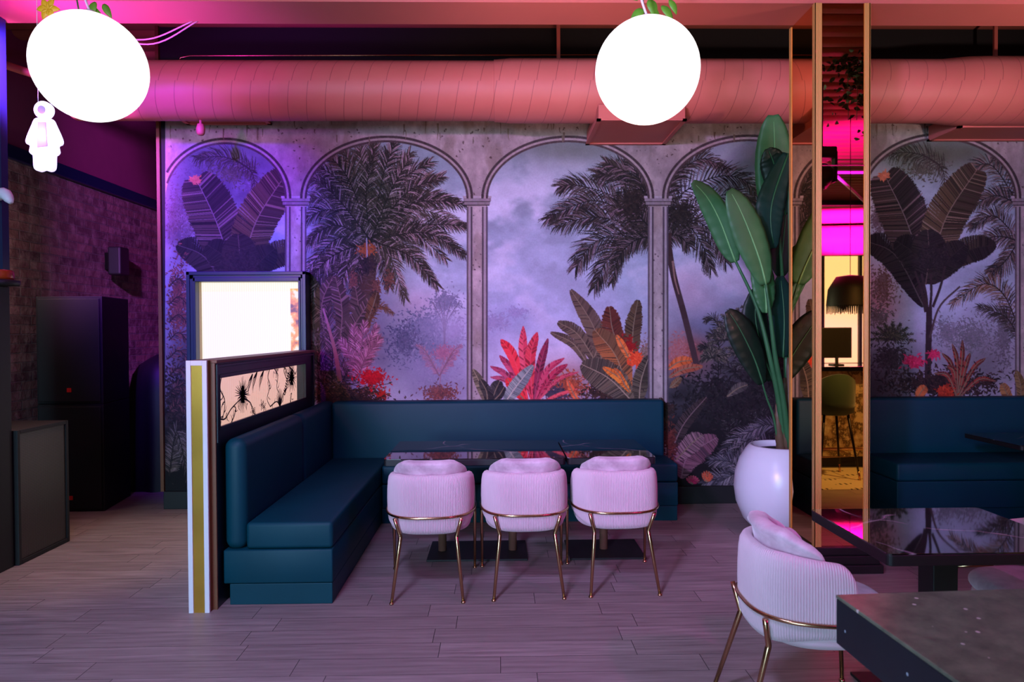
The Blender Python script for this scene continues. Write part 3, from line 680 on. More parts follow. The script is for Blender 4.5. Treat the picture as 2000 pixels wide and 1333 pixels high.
for (a, b, c_) in [((1500, 860), (1450, 850), (1400, 900)), ((1520, 880), (1460, 860), (1412, 930)), ((1470, 945), (1430, 905), (1390, 900)), ((1450, 950), (1410, 935), (1375, 945)), ((1560, 850), (1500, 830), (1455, 850)), ((1480, 930), (1440, 925), (1410, 940))]:
    frond([a, b, c_], 26, (.20, .19, .22), (.38, .36, .40), 26, 2, .3, hi=(.52, .48, .5))
for q in range(7): a = -PI*(.15+.1*q); paddle([(1352, 946), (1352+7*math.cos(a), 946+7*math.sin(a)), (1352+16*math.cos(a), 946+17*math.sin(a))], 3, (.75, .12, .35), (.85, .2, .4), 6, .05)
for q in range(6): a = -PI*(.2+.1*q); paddle([(1380, 942), (1380+8*math.cos(a), 942+9*math.sin(a)), (1380+15*math.cos(a), 942+22*math.sin(a))], 2.6, (.85, .25, .12), (.9, .35, .2), 6, .05)
# sixth arch, far right
foliage(2180, 420, 130, 110, 2200, 5, (.14, .13, .12), (.3, .26, .22)); foliage(2180, 740, 140, 50, 1200, 5, (.10, .08, .09), (.4, .2, .2))

# --- painted concrete arcade
def conc(U, V):
    a = fbm(U/70, V/90, 1); b = fbm(U/9, V/14, 2); c = fbm(U/26, V/60, 3)
    base = np.array([.62, .57, .56])*(.78+.42*a[..., None])*(.84+.30*b[..., None])
    st = sm01(c, .52, .70)[..., None]*.32; base = base*(1-st)+np.array([.40, .34, .28])*st
    pit = (vnoise(U/3.3+7, V/2.6, 1) > .955)[..., None]; base = np.where(pit, base*.5, base)
    return base
def spandrel(u0, u1, cx, hw, top):
    w_, U_, V_ = A.rect(u0, u1, V0, 389)
    m = V_ <= poly_arch(U_, cx, hw, top); C_ = conc(U_, V_); w_[m] = C_[m]
for (cx, hw, tp) in ARCH: spandrel(max(cx-hw, 322), cx+hw, cx, hw, tp)
PIERS = [(557, 598), (912, 952), (1266, 1305), (1619, 1687), (1983, 2025)]
for (a, b) in PIERS:
    w_, U_, V_ = A.rect(a, b, V0, V1); C_ = conc(U_, V_)
    x = (U_-a)/(b-a)
    C_ = C_*np.where(V_ > 404, 1.12-.5*np.abs(x-.55)**1.5, 1.0)[..., None]
    w_[:] = C_
    if b-a < 60:
        for (q, ww, cc) in [(1, 3, (.36, .32, .34)), (5.5, 2.2, (.62, .58, .60)), (9, 2.4, (.26, .22, .25)), (b-a-9, 2.4, (.28, .24, .27)), (b-a-5, 2.2, (.62, .58, .6)), (b-a-1, 2.5, (.30, .26, .30))]:
            stroke([(a+q, 404), (a+q, 960)], ww, ww, cc, 90)
    e = 5
    for (y0_, y1_, o_, cc) in [(383, 387, 8, (.66, .62, .63)), (387, 393, 7, (.54, .50, .51)), (393, 394.5, 6, (.25, .22, .22)), (394.5, 400, 5, (.52, .48, .48)), (400, 402, 4, (.24, .2, .21))]:
        Q = []; CC = []; nn_ = 14
        for i in range(nn_):
            xa = a-o_+(b-a+2*o_)*i/nn_; xb = a-o_+(b-a+2*o_)*(i+1)/nn_; Q.append([(xa, y0_), (xa, y1_), (xb, y1_), (xb, y0_)]); CC.append(cj(cc, .03))
        A.quads(Q, CC)
for (cx, hw, tp) in ARCH:
    for (o0, o1, cc) in [(-1, 3.2, (.27, .22, .22)), (3.2, 7.5, (.60, .55, .54)), (7.5, 12, (.24, .20, .20))]:
        Q, CC = [], []
        N = 90
        for i in range(N):
            th0 = PI*i/N; th1 = PI*(i+1)/N
            f_ = lambda th, o_: (cx-(hw+o_)*math.cos(th), 388-(388-tp+o_)*math.sin(th))
            q = [f_(th0, o0), f_(th0, o1), f_(th1, o1), f_(th1, o0)]
            if q[0][0] < 324 or q[1][0] < 324: continue
            Q.append(q); CC.append(cj(cc, .025))
        A.quads(Q, CC)
for _ in range(260):
    x, y = R_.uniform(328, 2140), R_.uniform(234, 380)
    if any(abs(x-cx) < hw+14 and y > 388-(388-tp+14)*math.sqrt(max(0, 1-((x-cx)/(hw+14))**2)) for cx, hw, tp in ARCH): continue
    foliage(x, y, R_.uniform(.8, 3.2), R_.uniform(.6, 1.8), 4, 1.6, (.25, .19, .18), (.36, .30, .28), 1, 1.6)
for (a, b) in PIERS:
    for _ in range(26): foliage(R_.uniform(a+8, b-8), R_.uniform(410, 940), 1.2, 1.2, 3, 1.6, (.27, .22, .24), (.38, .33, .34), 1, 1.4)
for _ in range(70):
    x = R_.uniform(328, 2140); y = R_.uniform(230, 268); L = R_.uniform(8, 34)
    stroke([(x, y), (x+R_.uniform(-1, 1), y+L*.5), (x+R_.uniform(-2, 2), min(y+L, 274))], R_.uniform(1, 4), .6, cj((.42, .36, .32), .04), 6)
# painted leaves that overlap the piers
paddle([(948, 786), (940, 755), (924, 722)], 10, (.34, .31, .25), (.5, .47, .36), 22, .06, .2, rib=(.6, .55, .42), hi=(.62, .58, .45))
paddle([(952, 790), (950, 765), (938, 742)], 9, (.16, .15, .14), (.26, .25, .22), 18, .06)
paddle([(962, 792), (966, 768), (976, 745)], 13, (.15, .14, .15), (.25, .24, .23), 20, .06)
paddle([(955, 792), (975, 772), (985, 756)], 8, (.14, .13, .14), (.2, .2, .2), 16, .06)
paddle([(983, 792), (1008, 756), (1041, 714)], 14, (.42, .48, .48), (.60, .64, .60), 36, .04, .2, rib=(.74, .72, .64), hi=(.30, .33, .34))
paddle([(1290, 880), (1296, 820), (1290, 778)], 11, (.20, .15, .13), (.30, .22, .2), 22, .06)
foliage(1308, 860, 14, 50, 160, 4, (.25, .12, .10), (.42, .2, .16)); foliage(1300, 800, 24, 14, 120, 4, (.12, .09, .09), (.24, .17, .15))
paddle([(1992, 790), (1994, 755), (1985, 725)], 9, (.42, .34, .2), (.55, .45, .3), 20, .06)

small = A.img.reshape(V1-V0, SS, U1-U0, SS, 3).mean((1, 3)); small = np.clip(small, 0, 1)
Ug, Vg = np.meshgrid(U0+np.arange(U1-U0)+.5, V0+np.arange(V1-V0)+.5); Xg, Zg = MW(Ug, Vg); Xg = np.maximum(Xg, -2.858)
hh, ww_ = Ug.shape; VV = np.stack([Xg, np.full_like(Xg, YW-.004), Zg], -1).reshape(-1, 3)
idx = np.arange(hh*ww_).reshape(hh, ww_)
F_all = np.stack([idx[:-1, :-1], idx[1:, :-1], idx[1:, 1:], idx[:-1, 1:]], -1).reshape(-1, 4)
me = bpy.data.meshes.new('jungle_mural')
me.vertices.add(len(VV)); me.vertices.foreach_set('co', VV.astype(np.float32).ravel())
me.loops.add(len(F_all)*4); me.loops.foreach_set('vertex_index', F_all.astype(np.int32).ravel())
me.polygons.add(len(F_all)); me.polygons.foreach_set('loop_start', np.arange(0, len(F_all)*4, 4, dtype=np.int32)); me.polygons.foreach_set('loop_total', np.full(len(F_all), 4, dtype=np.int32))
me.update(calc_edges=True)
lin = np.where(small <= .04045, small/12.92, ((small+.055)/1.055)**2.4).reshape(-1, 3)
ca = me.attributes.new('Col', 'FLOAT_COLOR', 'POINT'); ca.data.foreach_set('color', np.concatenate([lin, np.ones((len(lin), 1))], 1).astype(np.float32).ravel())
del VV, F_all, Ug, Vg, Xg, Zg, idx
t = NT('printed_mural_wallpaper'); at = t.n('ShaderNodeAttribute'); at.attribute_name = 'Col'
nz_ = t.noise(60, t.coord(), 5, .7); g_ = t.math('ADD', .78, t.math('MULTIPLY', nz_, .42))
cc_ = t.n('ShaderNodeVectorMath', operation='SCALE'); t.l(at.outputs['Color'], cc_.inputs[0]); t.l(g_, cc_.inputs['Scale'])
t.set(color=cc_.outputs[0], rough=.75, spec=.25); me.materials.append(t.m)
mural = bpy.data.objects.new('jungle_mural', me); COL.objects.link(mural)
tag(mural, 'mural wallpaper of stone arches opening on palms, banana leaves and misty jungle', 'mural')

# ------------------------------------------------------------------ ceiling services
def revX(name, prof, mat, parent=None, seg=48, loc=(0, 0, 0)):
    """solid of revolution about X; prof = [(x, r)]"""
    vs_, fs = [], []; n = len(prof)
    for (x, r) in prof:
        for k in range(seg):
            a = 2*PI*k/seg; vs_.append((x, r*math.cos(a), r*math.sin(a)))
    for i in range(n-1):
        for k in range(seg):
            k2 = (k+1) % seg; fs.append((i*seg+k, i*seg+k2, (i+1)*seg+k2, (i+1)*seg+k))
    fs.append(tuple(range(seg))); fs.append(tuple((n-1)*seg+k for k in range(seg-1, -1, -1)))
    o = mesh(name, vs_, fs, mat, parent, True, loc); shade_auto(o, 50); return o
d = thing('ventilation_duct', 'large round coral-painted spiral duct running under the ceiling above the mural', 'duct', (0, 5.42, 3.395))
prof = [(-3.3, .225)]
x = -3.3
while x < -.03: x += .1; prof.append((min(x, -.03), .225))
prof += [(-.028, .233), (-.01, .233), (.1, .243), (1.0, .243), (1.02, .248), (1.05, .248), (1.07, .243), (3.5, .243), (3.7, .262), (3.85, .266), (8.4, .266)]
revX('duct_pipe', prof, M['duct'], d)
for x in (.498, 4.12):
    box('hanger_strap', (x-.014, x+.014, .18, .20, .14, .72), M['coral'], d)
for nm, lab, (x0, x1, y0, y1, z0, z1) in (('air_register', 'coral boxed air outlet under the duct above the middle arch', (.76, 1.42, 5.17, 5.86, 3.09, 3.21)),
        ('air_register', 'shallow coral air outlet under the left end of the duct', (-2.62, -1.93, 5.62, 5.86, 3.26, 3.36)),
        ('air_register', 'coral air outlet under the duct right of the mirrored column', (3.72, 4.9, 5.45, 5.86, 3.12, 3.25))):
    hx, hy, h = (x1-x0)/2, (y1-y0)/2, z1-z0
    a = box('air_register', (-hx, hx, -hy, hy, .012, h), M['coral'], d, bev=.004); a.location = ((x0+x1)/2, (y0+y1)/2-5.42, z0-3.395)
    boxes('flange', [(-hx-.012, hx+.012, -hy-.0, -hy+.03, 0, .014), (-hx-.012, hx+.012, hy-.035, hy, 0, .014), (-hx-.012, -hx+.02, -hy, hy, 0, .014), (hx-.02, hx+.012, -hy, hy, 0, .014)], M['coral'], a)
o = tube('conduit_pipe', [(-2.7, 5.861, 3.79), (-2.68, 5.861, 3.83), (-2.6, 5.861, 3.845), (-1.4, 5.861, 3.85), (1.4, 5.861, 3.86)], .008, M['brass']); tag(o, 'thin brassy conduit pipe fixed to the black wall above the duct', 'pipe')
o = tube('ceiling_pipe', [(-4.1, 5.0, 3.62), (-3.6, 5.3, 3.50), (-3.05, 5.6, 3.36)], .03, M['coral']); tag(o, 'slim pink pipe slanting down in the dark upper left corner', 'pipe')
for k, (a, lab) in enumerate((((0, 0, 0), 'upper of two loose pink cables by the left globe lamp'), ((.03, .02, -.03), 'lower of two loose pink cables by the left globe lamp'))):
    pts = bez([(-2.9-a[0], 4.5, 3.35+a[2]), (-2.55, 4.52, 3.42+a[2]*.5), (-2.25+a[0], 4.5, 3.41+a[2]), (-1.95+a[0], 4.45, 3.505)], 24)
    tag(tube('loose_cable', pts, .005, M['wire'], seg=6), lab, 'cable')
o = lathe('spotlight', [(0, -.05), (.02, -.05), (.03, -.035), (.034, .0), (.024, .035), (.010, .04), (.010, .066), (0, .066)], M['coral'], seg=20, loc=(-2.33, 5.42, 3.10))
tag(o, 'small pink-lit spotlight head hanging under the left part of the duct', 'spotlight')

# ------------------------------------------------------------------ globe lamps
def globe(x, y, z, lab):
    g = thing('globe_lamp', lab, 'lamp', (x, y, z), 0, 'white globe pendant lamps')
    prof = [(.247*math.sin(PI*i/32), -.247*math.cos(PI*i/32)) for i in range(33)]
    prof[0] = (0, -.247); prof[-1] = (0, .247)
    lathe('globe_shade', prof, M['globe'], g, 64)
    lathe('cap', [(0, .262), (.025, .262), (.03, .25), (.03, .235), (0, .235)], M['white'], g, 20)
    tube('cord', bez([(0, 0, .26), (-.03, 0, .36), (-.045, .01, .55), (-.04, 0, ZC-z-.02)], 20), .006, M['white_cord'], g, 8)
globe(-1.916, 3.27, 2.753, 'glowing white globe pendant lamp at the upper left, above the astronaut light')
globe(.715, 3.27, 2.74, 'glowing white globe pendant lamp hanging in front of the duct, right of centre')
def flat_leaf(c, d, nrm, L, W, n=8):
    """a little pointed leaf with a folded blade -> verts, faces"""
    c = Vector(c); d = Vector(d).normalized(); nrm = Vector(nrm).normalized(); s = d.cross(nrm).normalized(); nrm = s.cross(d)
    vs_, fs = [], []
    for i in range(n+1):
        t_ = i/n; w_ = W*math.sin(PI*min(1, t_*.95+.03))**.7*(1-.3*t_); p = c+d*L*t_-nrm*L*.25*t_*t_
        vs_ += [p-s*w_+nrm*w_*.25, p, p+s*w_+nrm*w_*.25]
    for i in range(n):
        b = i*3; fs += [(b, b+1, b+4, b+3), (b+1, b+2, b+5, b+4)]
    return vs_, fs
def vine(name, lab, x, y, z0, z1, specs, mat, flower=None):
    t_ = thing(name, lab, 'hanging plant', (x, y, z1))
    tube('stem', bez([(0, 0, 0), (.02, .01, (z0-z1)*.4), (-.02, 0, (z0-z1)*.8), (0, .0, z0-z1)], 14), .004, M['stem_green'], t_, 6)
    for (dx, dz, ang, L, W) in specs:
        v_, f_ = flat_leaf((dx*.4, 0, z0-z1+dz), (math.cos(ang), -.3, math.sin(ang)), (0, -1, .3), L, W)
        o = mesh('leaf', v_, f_, mat, t_, True); m_ = o.modifiers.new('s', 'SOLIDIFY'); m_.thickness = .0012
    if flower:
        for q in range(6):
            a = q*PI/3; v_, f_ = flat_leaf((flower[0], -.02, z0-z1+flower[1]), (math.cos(a), -.2, math.sin(a)), (0, -1, 0), .055, .02)
            o = mesh('petal', v_, f_, M['yellow_leaf'], t_, True)
            m_ = o.modifiers.new('s', 'SOLIDIFY'); m_.thickness = .0012
vine('hanging_vine', 'green leafy vine hanging just above the globe lamp right of centre', .75, 3.46, 3.07, 4.13,
     [(-.08, .03, -1.9, .10, .03), (-.02, .05, -2.6, .08, .026), (.10, .06, -1.5, .09, .026), (.2, .07, -.9, .09, .024), (-.1, .1, 2.6, .10, .03), (.15, .14, .3, .1, .03), (.04, .1, -1.2, .09, .03), (.3, .10, -1.1, .08, .02), (-.05, .2, 2.9, .1, .03), (.1, .26, -.4, .1, .03)], M['leafy'])
vine('flowering_vine', 'flowering vine with a yellow bloom above the left globe lamp', -2.08, 3.46, 3.09, 4.13,
     [(.0, .0, -1.2, .09, .026), (.1, .03, -.5, .09, .026), (.2, .06, -1.8, .08, .024), (.05, .1, .4, .1, .03), (-.1, .12, 2.8, .1, .03), (.3, .05, -1.0, .08, .02)], M['leafy'], (-.14, .015))

# ------------------------------------------------------------------ astronaut light
a = thing('astronaut_light', 'glowing violet-white astronaut-shaped light hanging left of the globe lamp', 'light', (-2.285, 3.5, 2.5))
def extr(name, outline, y0, y1, mat, parent, bev=.006):
    bm = bmesh.new(); vs_ = [bm.verts.new((x, y0, z)) for x, z in outline]; f = bm.faces.new(vs_)
    r = bmesh.ops.extrude_face_region(bm, geom=[f]); bmesh.ops.translate(bm, verts=[v for v in r['geom'] if isinstance(v, bmesh.types.BMVert)], vec=(0, y1-y0, 0))
    bmesh.ops.recalc_face_normals(bm, faces=bm.faces)
    if bev:
        ed = [e for e in bm.edges if abs(e.verts[0].co.y-e.verts[1].co.y) < 1e-6]
        bmesh.ops.bevel(bm, geom=ed, offset=bev, segments=3, profile=.5, affect='EDGES')
    o = frombm(name, bm, mat, parent); shade_auto(o, 50); return o
M['astro'] = emitter('violet_white_tube_light', (.85, .74, 1.3), 1.1)
M['astro_dim'] = NT('frosted_diffuser').set(color=(.1, .1, .12), emit=(.26, .22, .52), emitS=1.0, rough=.5).m
spot('astronaut_glow', (-2.285, 3.40, 2.5), (-3.2, 4.4, 2.6), (.35, .08, 1.0), 26, 150, .5, .03)
bodyR = [(.012, .085), (.04, .08), (.058, .045), (.085, -.02), (.083, -.045), (.066, -.055), (.070, -.085), (.058, -.10), (.052, -.105), (.050, -.155), (.042, -.175), (.024, -.182), (.004, -.176)]
outl = [(x, z) for x, z in bodyR]+[(-x, z) for x, z in reversed(bodyR)]
outl = [(p.x, p.z) for p in bez([(x, 0, z) for x, z in outl]+[(outl[0][0], 0, outl[0][1])], 90)][:-1]
extr('body', outl, -.018, .018, M['astro'], a)
extr('chest_panel', [(-.02, .06), (.02, .06), (.026, -.06), (-.024, -.065)], -.024, -.015, M['astro_dim'], a, .002)
extr('helmet', [(.044*math.cos(2*PI*i/40), .125+.044*math.sin(2*PI*i/40)) for i in range(40)], -.018, .018, M['astro'], a)
extr('visor', [(.018*math.cos(2*PI*i/30), .122+.020*math.sin(2*PI*i/30)) for i in range(30)], -.026, -.016, M['astro_dim'], a, .002)
for x in (-.03, .035): tube('hanging_wire', [(x, 0, .155), (x*.9, 0, ZC-2.52)], .0015, M['white_cord'], a, 6)

# ------------------------------------------------------------------ mirrored column
c = thing('mirrored_column', 'square gold-mirrored column with ribbed gilt corner trims on a stepped black plinth', 'column', (2.113, 4.35, 0))
hx, hy = .172, .18
for nm, (a_, b_, c_, d_) in (('mirror_panel', (-hx+.01, hx-.01, -hy+.003, -hy+.012)), ('mirror_panel', (-hx+.01, hx-.01, hy-.012, hy-.003)),
                            ('mirror_panel', (-hx+.003, -hx+.012, -hy+.012, hy-.012)), ('mirror_panel', (hx-.012, hx-.003, -hy+.012, hy-.012))):
    box(nm, (a_, b_, c_, d_, .15, 3.498), M['mirror'], c)
for (sx_, sy_) in ((-1, -1), (1, -1), (-1, 1), (1, 1)):
    w1 = .045 if sx_ < 0 else .036
    x0, x1 = sorted((sx_*hx, sx_*(hx-w1))); y0, y1 = sorted((sy_*(hy+.002), sy_*(hy-.012)))
    X0, X1 = sorted((sx_*(hx+.002), sx_*(hx-.006))); Y0, Y1 = sorted((sy_*(hy+.002), sy_*(hy-.026)))
    boxes('corner_trim', [(x0, x1, y0, y1, .15, 3.498), (X0, X1, Y0, Y1, .15, 3.498)], M['gold_trim'], c)
box('joint_strip', (-hx+.045, hx-.036, -hy-.001, -hy+.004, 2.503, 2.510), M['brass'], c)
pl = boxes('plinth', [(-hx-.062, hx+.062, -hy-.055, hy+.055, 0, .052), (-hx-.045, hx+.045, -hy-.038, hy+.038, .052, .104), (-hx-.02, hx+.02, -hy-.02, hy+.02, .104, .152)], M['black'], c, bev=.004)

# ------------------------------------------------------------------ partition and end post
p = thing('booth_partition', 'low navy booth partition with a glazed slot and brown top rail behind the left bench', 'partition', (-1.59, 4.68, 0))
def L_(b): return (b[0]+1.59, b[1]+1.59, b[2]-4.68, b[3]-4.68, b[4], b[5])
boxes('panel_frame', [L_(q) for q in [(-1.60, -1.535, 3.714, 5.66, 0, .965), (-1.60, -1.535, 3.714, 3.765, .965, 1.27), (-1.60, -1.535, 5.42, 5.66, .965, 1.27), (-1.60, -1.535, 3.714, 5.66, 1.27, 1.335)]], M['dark_frame'], p)
boxes('moulding', [L_(q) for q in [(-1.537, -1.527, 3.765, 5.43, .965, .985), (-1.537, -1.527, 3.765, 5.43, 1.25, 1.27), (-1.537, -1.527, 3.75, 3.765, .965, 1.27), (-1.537, -1.527, 5.415, 5.43, .965, 1.27),
                                   (-1.537, -1.523, 3.715, 3.735, .90, 1.33), (-1.537, -1.523, 5.62, 5.645, .90, 1.33), (-1.537, -1.523, 3.73, 5.63, 1.31, 1.325)]], M['dark_frame'], p, bev=.002)
box('end_stile', L_((-1.662, -1.532, 3.702, 3.713, 0, 1.335)), M['brown_wood'], p)
box('top_rail', L_((-1.668, -1.520, 3.702, 5.68, 1.335, 1.352)), M['brown_wood'], p, bev=.002)
gl = box('glass_pane', L_((-1.550, -1.546, 3.765, 5.42, .965, 1.27)), M['pink_glass'], p)
# black botanical decal on the glass
DV, DF = [], []
def dstroke(pts, w0, w1, n=12):
    P_ = bez([(y, z, 0) for y, z in pts], n) if len(pts) > 2 else [Vector((pts[0][0]+(pts[1][0]-pts[0][0])*i/(n-1), pts[0][1]+(pts[1][1]-pts[0][1])*i/(n-1), 0)) for i in range(n)]
    b = len(DV)
    for i, q in enumerate(P_):
        a_ = P_[max(0, i-1)]; c_ = P_[min(n-1, i+1)]; t_ = (c_-a_).normalized(); w_ = (w0+(w1-w0)*i/(n-1))/2
        for s in (-1, 1): DV.append((.0455, min(.735, max(-.912, q.x-t_.y*w_*s-4.68)), min(1.268, max(.968, q.y+t_.x*w_*s))))
    for i in range(n-1): DF.append((b+2*i, b+2*i+1, b+2*i+3, b+2*i+2))
R_ = random.Random(3)
def burst(y, z, r, n_, core):
    for k in range(n_):
        an = 2*PI*k/n_+R_.uniform(-.06, .06); st = 1.25; l = r*R_.uniform(.7, 1.1)
        dstroke([(y, z), (y+l*math.cos(an)*1.1, z+l*math.sin(an))], core*.55, .0015, 3)
    dstroke([(y, z-core*2.6), (y+.004, z), (y, z+core*2.6)], core*2.6, core*1.6, 6)
burst(4.13, 1.128, .105, 34, .020); burst(5.10, 1.165, .12, 34, .022)
for q in [[(3.77, 1.03), (3.86, 1.015), (3.95, 1.06), (4.08, 1.10), (4.13, 1.12)], [(3.82, 1.26), (3.80, 1.19), (3.86, 1.12), (3.84, 1.04), (3.78, 1.03)], [(4.16, 1.10), (4.26, 1.06), (4.30, 1.0), (4.36, .975)],
          [(4.62, 1.26), (4.58, 1.20), (4.62, 1.14), (4.56, 1.06), (4.62, 1.0)], [(4.95, 1.26), (4.92, 1.22), (4.98, 1.16)], [(5.0, 1.26), (5.12, 1.22), (5.2, 1.18)], [(4.7, 1.26), (4.78, 1.2), (4.76, 1.12), (4.8, 1.08)],
          [(4.62, 1.0), (4.75, 1.02), (4.82, .98)], [(4.82, .98), (4.9, 1.06), (5.0, 1.10), (5.06, 1.16)], [(5.1, 1.05), (5.06, .99), (5.12, .97)], [(3.95, .98), (4.0, 1.02), (4.02, 1.06)]]:
    dstroke(q, .010, .006, 22)
    for k in range(5):
        i = R_.randint(0, len(q)-2); y = q[i][0]+(q[i+1][0]-q[i][0])*R_.random(); z = q[i][1]+(q[i+1][1]-q[i][1])*R_.random(); an = R_.uniform(0, 2*PI)
        dstroke([(y, z), (y+.022*math.cos(an), z+.02*math.sin(an)), (y+.05*math.cos(an+.4), z+.045*math.sin(an+.4))], .008, .001, 6)
for q in range(15): dstroke([(4.82, .975), (4.82+.09*math.cos(PI*(.12+.05*q)), .985+.12*math.sin(PI*(.12+.05*q)))], .008, .001, 3)
for k in range(9):
    z = 1.05+k*.018; y = 4.93+k*.012
    for s in (-1, 1): dstroke([(y, z), (y+s*.028, z+.014)], .011, .004, 3)
dstroke([(4.88, 1.0), (4.93, 1.08), (5.03, 1.22)], .006, .003, 8)
for (fy, fz) in ((4.46, 1.03), (4.76, 1.22), (4.97, 1.21), (4.5, 1.01), (4.3, 1.005)):
    for k in range(5):
        an = PI*.2+2*PI*k/5; dstroke([(fy, fz), (fy+.03*math.cos(an-.25), fz+.025*math.sin(an-.25)), (fy+.045*math.cos(an), fz+.038*math.sin(an))], .003, .002, 6); dstroke([(fy, fz), (fy+.03*math.cos(an+.25), fz+.025*math.sin(an+.25)), (fy+.045*math.cos(an), fz+.038*math.sin(an))], .003, .002, 6)
for (y0_, z0_) in ((4.38, 1.25), (4.30, 1.24), (4.5, 1.25)):
    for k in range(4): dstroke([(y0_, z0_), (y0_-.03-.015*k, z0_-.05), (y0_-.08, z0_-.10-.01*k)], .010, .001, 6)
decal = mesh('black_botanical_decal', DV, DF, M['black'], p); m_ = decal.modifiers.new('s', 'SOLIDIFY'); m_.thickness = .0008

q_ = thing('partition_end_post', 'slim white-framed post with a gold mirror strip at the end of the booth partition', 'post', (-1.612, 3.68, 0))
boxes('white_frame', [(-.055, -.030, -.022, -.008, 0, 1.352), (.030, .055, -.022, -.008, 0, 1.352), (-.030, .030, -.022, -.008, 1.325, 1.352)], M['white'], q_, bev=.0015)
box('mirror_strip', (-.0295, .0295, -.016, -.010, .0, 1.325), M['gold_strip'], q_)
box('post_core', (-.055, .055, -.008, .020, 0, 1.352), M['brown_wood'], q_, bev=.001)

# ------------------------------------------------------------------ light box
b = thing('light_box', 'tall navy-framed light box with a glowing reeded panel behind the booth partition', 'light box', (-2.101, 5.86, 0))
x0, x1 = -.494, .494
boxes('moulded_frame', [(x0, x0+.03, -.145, 0, 0, 2.008), (x1-.03, x1, -.145, 0, 0, 2.008), (x0, x1, -.145, 0, 1.978, 2.008),
      (x0+.02, x0+.060, -.135, -.08, 0, 1.99), (x1-.048, x1-.02, -.135, -.08, 0, 1.99), (x0+.02, x1-.02, -.135, -.08, 1.945, 1.99), (x0+.03, x1-.03, -.13, 0, 0, .12),
      (x0+.055, x0+.076, -.143, -.07, 0, 1.96), (x1-.064, x1-.044, -.143, -.07, 0, 1.96), (x0+.055, x1-.044, -.143, -.07, 1.925, 1.96)], M['navy'], b, bev=.004)
boxes('jamb', [(x0+.058, x0+.076, -.07, .0, .12, 1.94), (x1-.064, x1-.046, -.07, .0, .12, 1.94), (x0+.058, x1-.046, -.07, .0, 1.925, 1.94)], M['cream'], b)
box('glowing_panel', (x0+.06, x1-.048, -.022, -.008, .12, 1.935), M['lit_panel'], b)
box('gold_flower_print', (.332, .410, -.030, -.024, 1.30, 1.87), M['gold_print'], b)

# ------------------------------------------------------------------ banquettes
b = thing('corner_banquette', 'L-shaped dark teal upholstered banquette around the three pink chairs', 'bench', (0, 4.8, 0))
def Q(x0, x1, y0, y1, z0, z1): return (x0, x1, y0-4.8, y1-4.8, z0, z1)
for bb, bv in ((Q(-1.522, -1.402, 3.765, 4.90, .30, .915), .052), (Q(-1.522, -1.402, 4.905, 5.86, .30, .915), .052), (Q(-1.40, 1.385, 5.70, 5.86, .30, .915), .03)):
    o = box('backrest', bb, M['teal'], b, bev=bv, seg=5); shade_auto(o, 60)
for bb in (Q(-1.400, -.925, 3.765, 5.695, .305, .452), Q(-.922, 1.40, 5.32, 5.695, .305, .452)):
    o = box('seat_cushion', bb, M['teal'], b, bev=.022, seg=4); shade_auto(o, 60)
for bb in (Q(-1.522, -.925, 3.76, 5.86, .118, .303), Q(-.922, 1.40, 5.325, 5.86, .118, .303)):
    o = box('base', bb, M['teal'], b, bev=.008, seg=2); shade_auto(o, 60)
for bb in (Q(-1.49, -.928, 3.765, 5.86, 0, .116), Q(-.925, 1.395, 5.33, 5.86, 0, .116)):
    o = box('kick_panel', bb, M['teal'], b, bev=.004, seg=2)
b2 = thing('wall_banquette', 'straight dark teal upholstered banquette under the mural right of the mirrored column', 'bench', (5.6, 5.6, 0))
def Q2(x0, x1, y0, y1, z0, z1): return (x0-5.6, x1-5.6, y0-5.6, y1-5.6, z0, z1)
o = box('backrest', Q2(3.08, 8.2, 5.70, 5.86, .30, .915), M['teal'], b2, bev=.03, seg=4); shade_auto(o, 60)
o = box('seat_cushion', Q2(3.08, 8.2, 5.22, 5.695, .315, .455), M['teal'], b2, bev=.022, seg=4); shade_auto(o, 60)
o = box('base', Q2(3.085, 8.2, 5.23, 5.86, .1, .312), M['teal'], b2, bev=.008)
box('kick_panel', Q2(3.10, 8.2, 5.26, 5.86, 0, .098), M['teal'], b2, bev=.004)

# ------------------------------------------------------------------ tables
def rtop(hx, hy, z0, z1, r, bev, name, mat, parent):
    bm = bmesh.new(); pts = []
    for (sx_, sy_, a0) in ((1, 1, 0), (-1, 1, PI/2), (-1, -1, PI), (1, -1, 3*PI/2)):
        for k in range(7): a_ = a0+PI/2*k/6; pts.append((sx_*(hx-r)+r*math.cos(a_), sy_*(hy-r)+r*math.sin(a_)))
    f = bm.faces.new([bm.verts.new((x, y, z0)) for x, y in pts]); r_ = bmesh.ops.extrude_face_region(bm, geom=[f])
    bmesh.ops.translate(bm, verts=[v for v in r_['geom'] if isinstance(v, bmesh.types.BMVert)], vec=(0, 0, z1-z0))
    bmesh.ops.recalc_face_normals(bm, faces=bm.faces)
    ed = [e for e in bm.edges if abs(e.verts[0].co.z-e.verts[1].co.z) < 1e-6]
    bmesh.ops.bevel(bm, geom=ed, offset=bev, segments=2, profile=.5, affect='EDGES')
    o = frombm(name, bm, mat, parent); return o
M['copper'] = simple('bronze_pole', (.72, .50, .42), .38, .6)
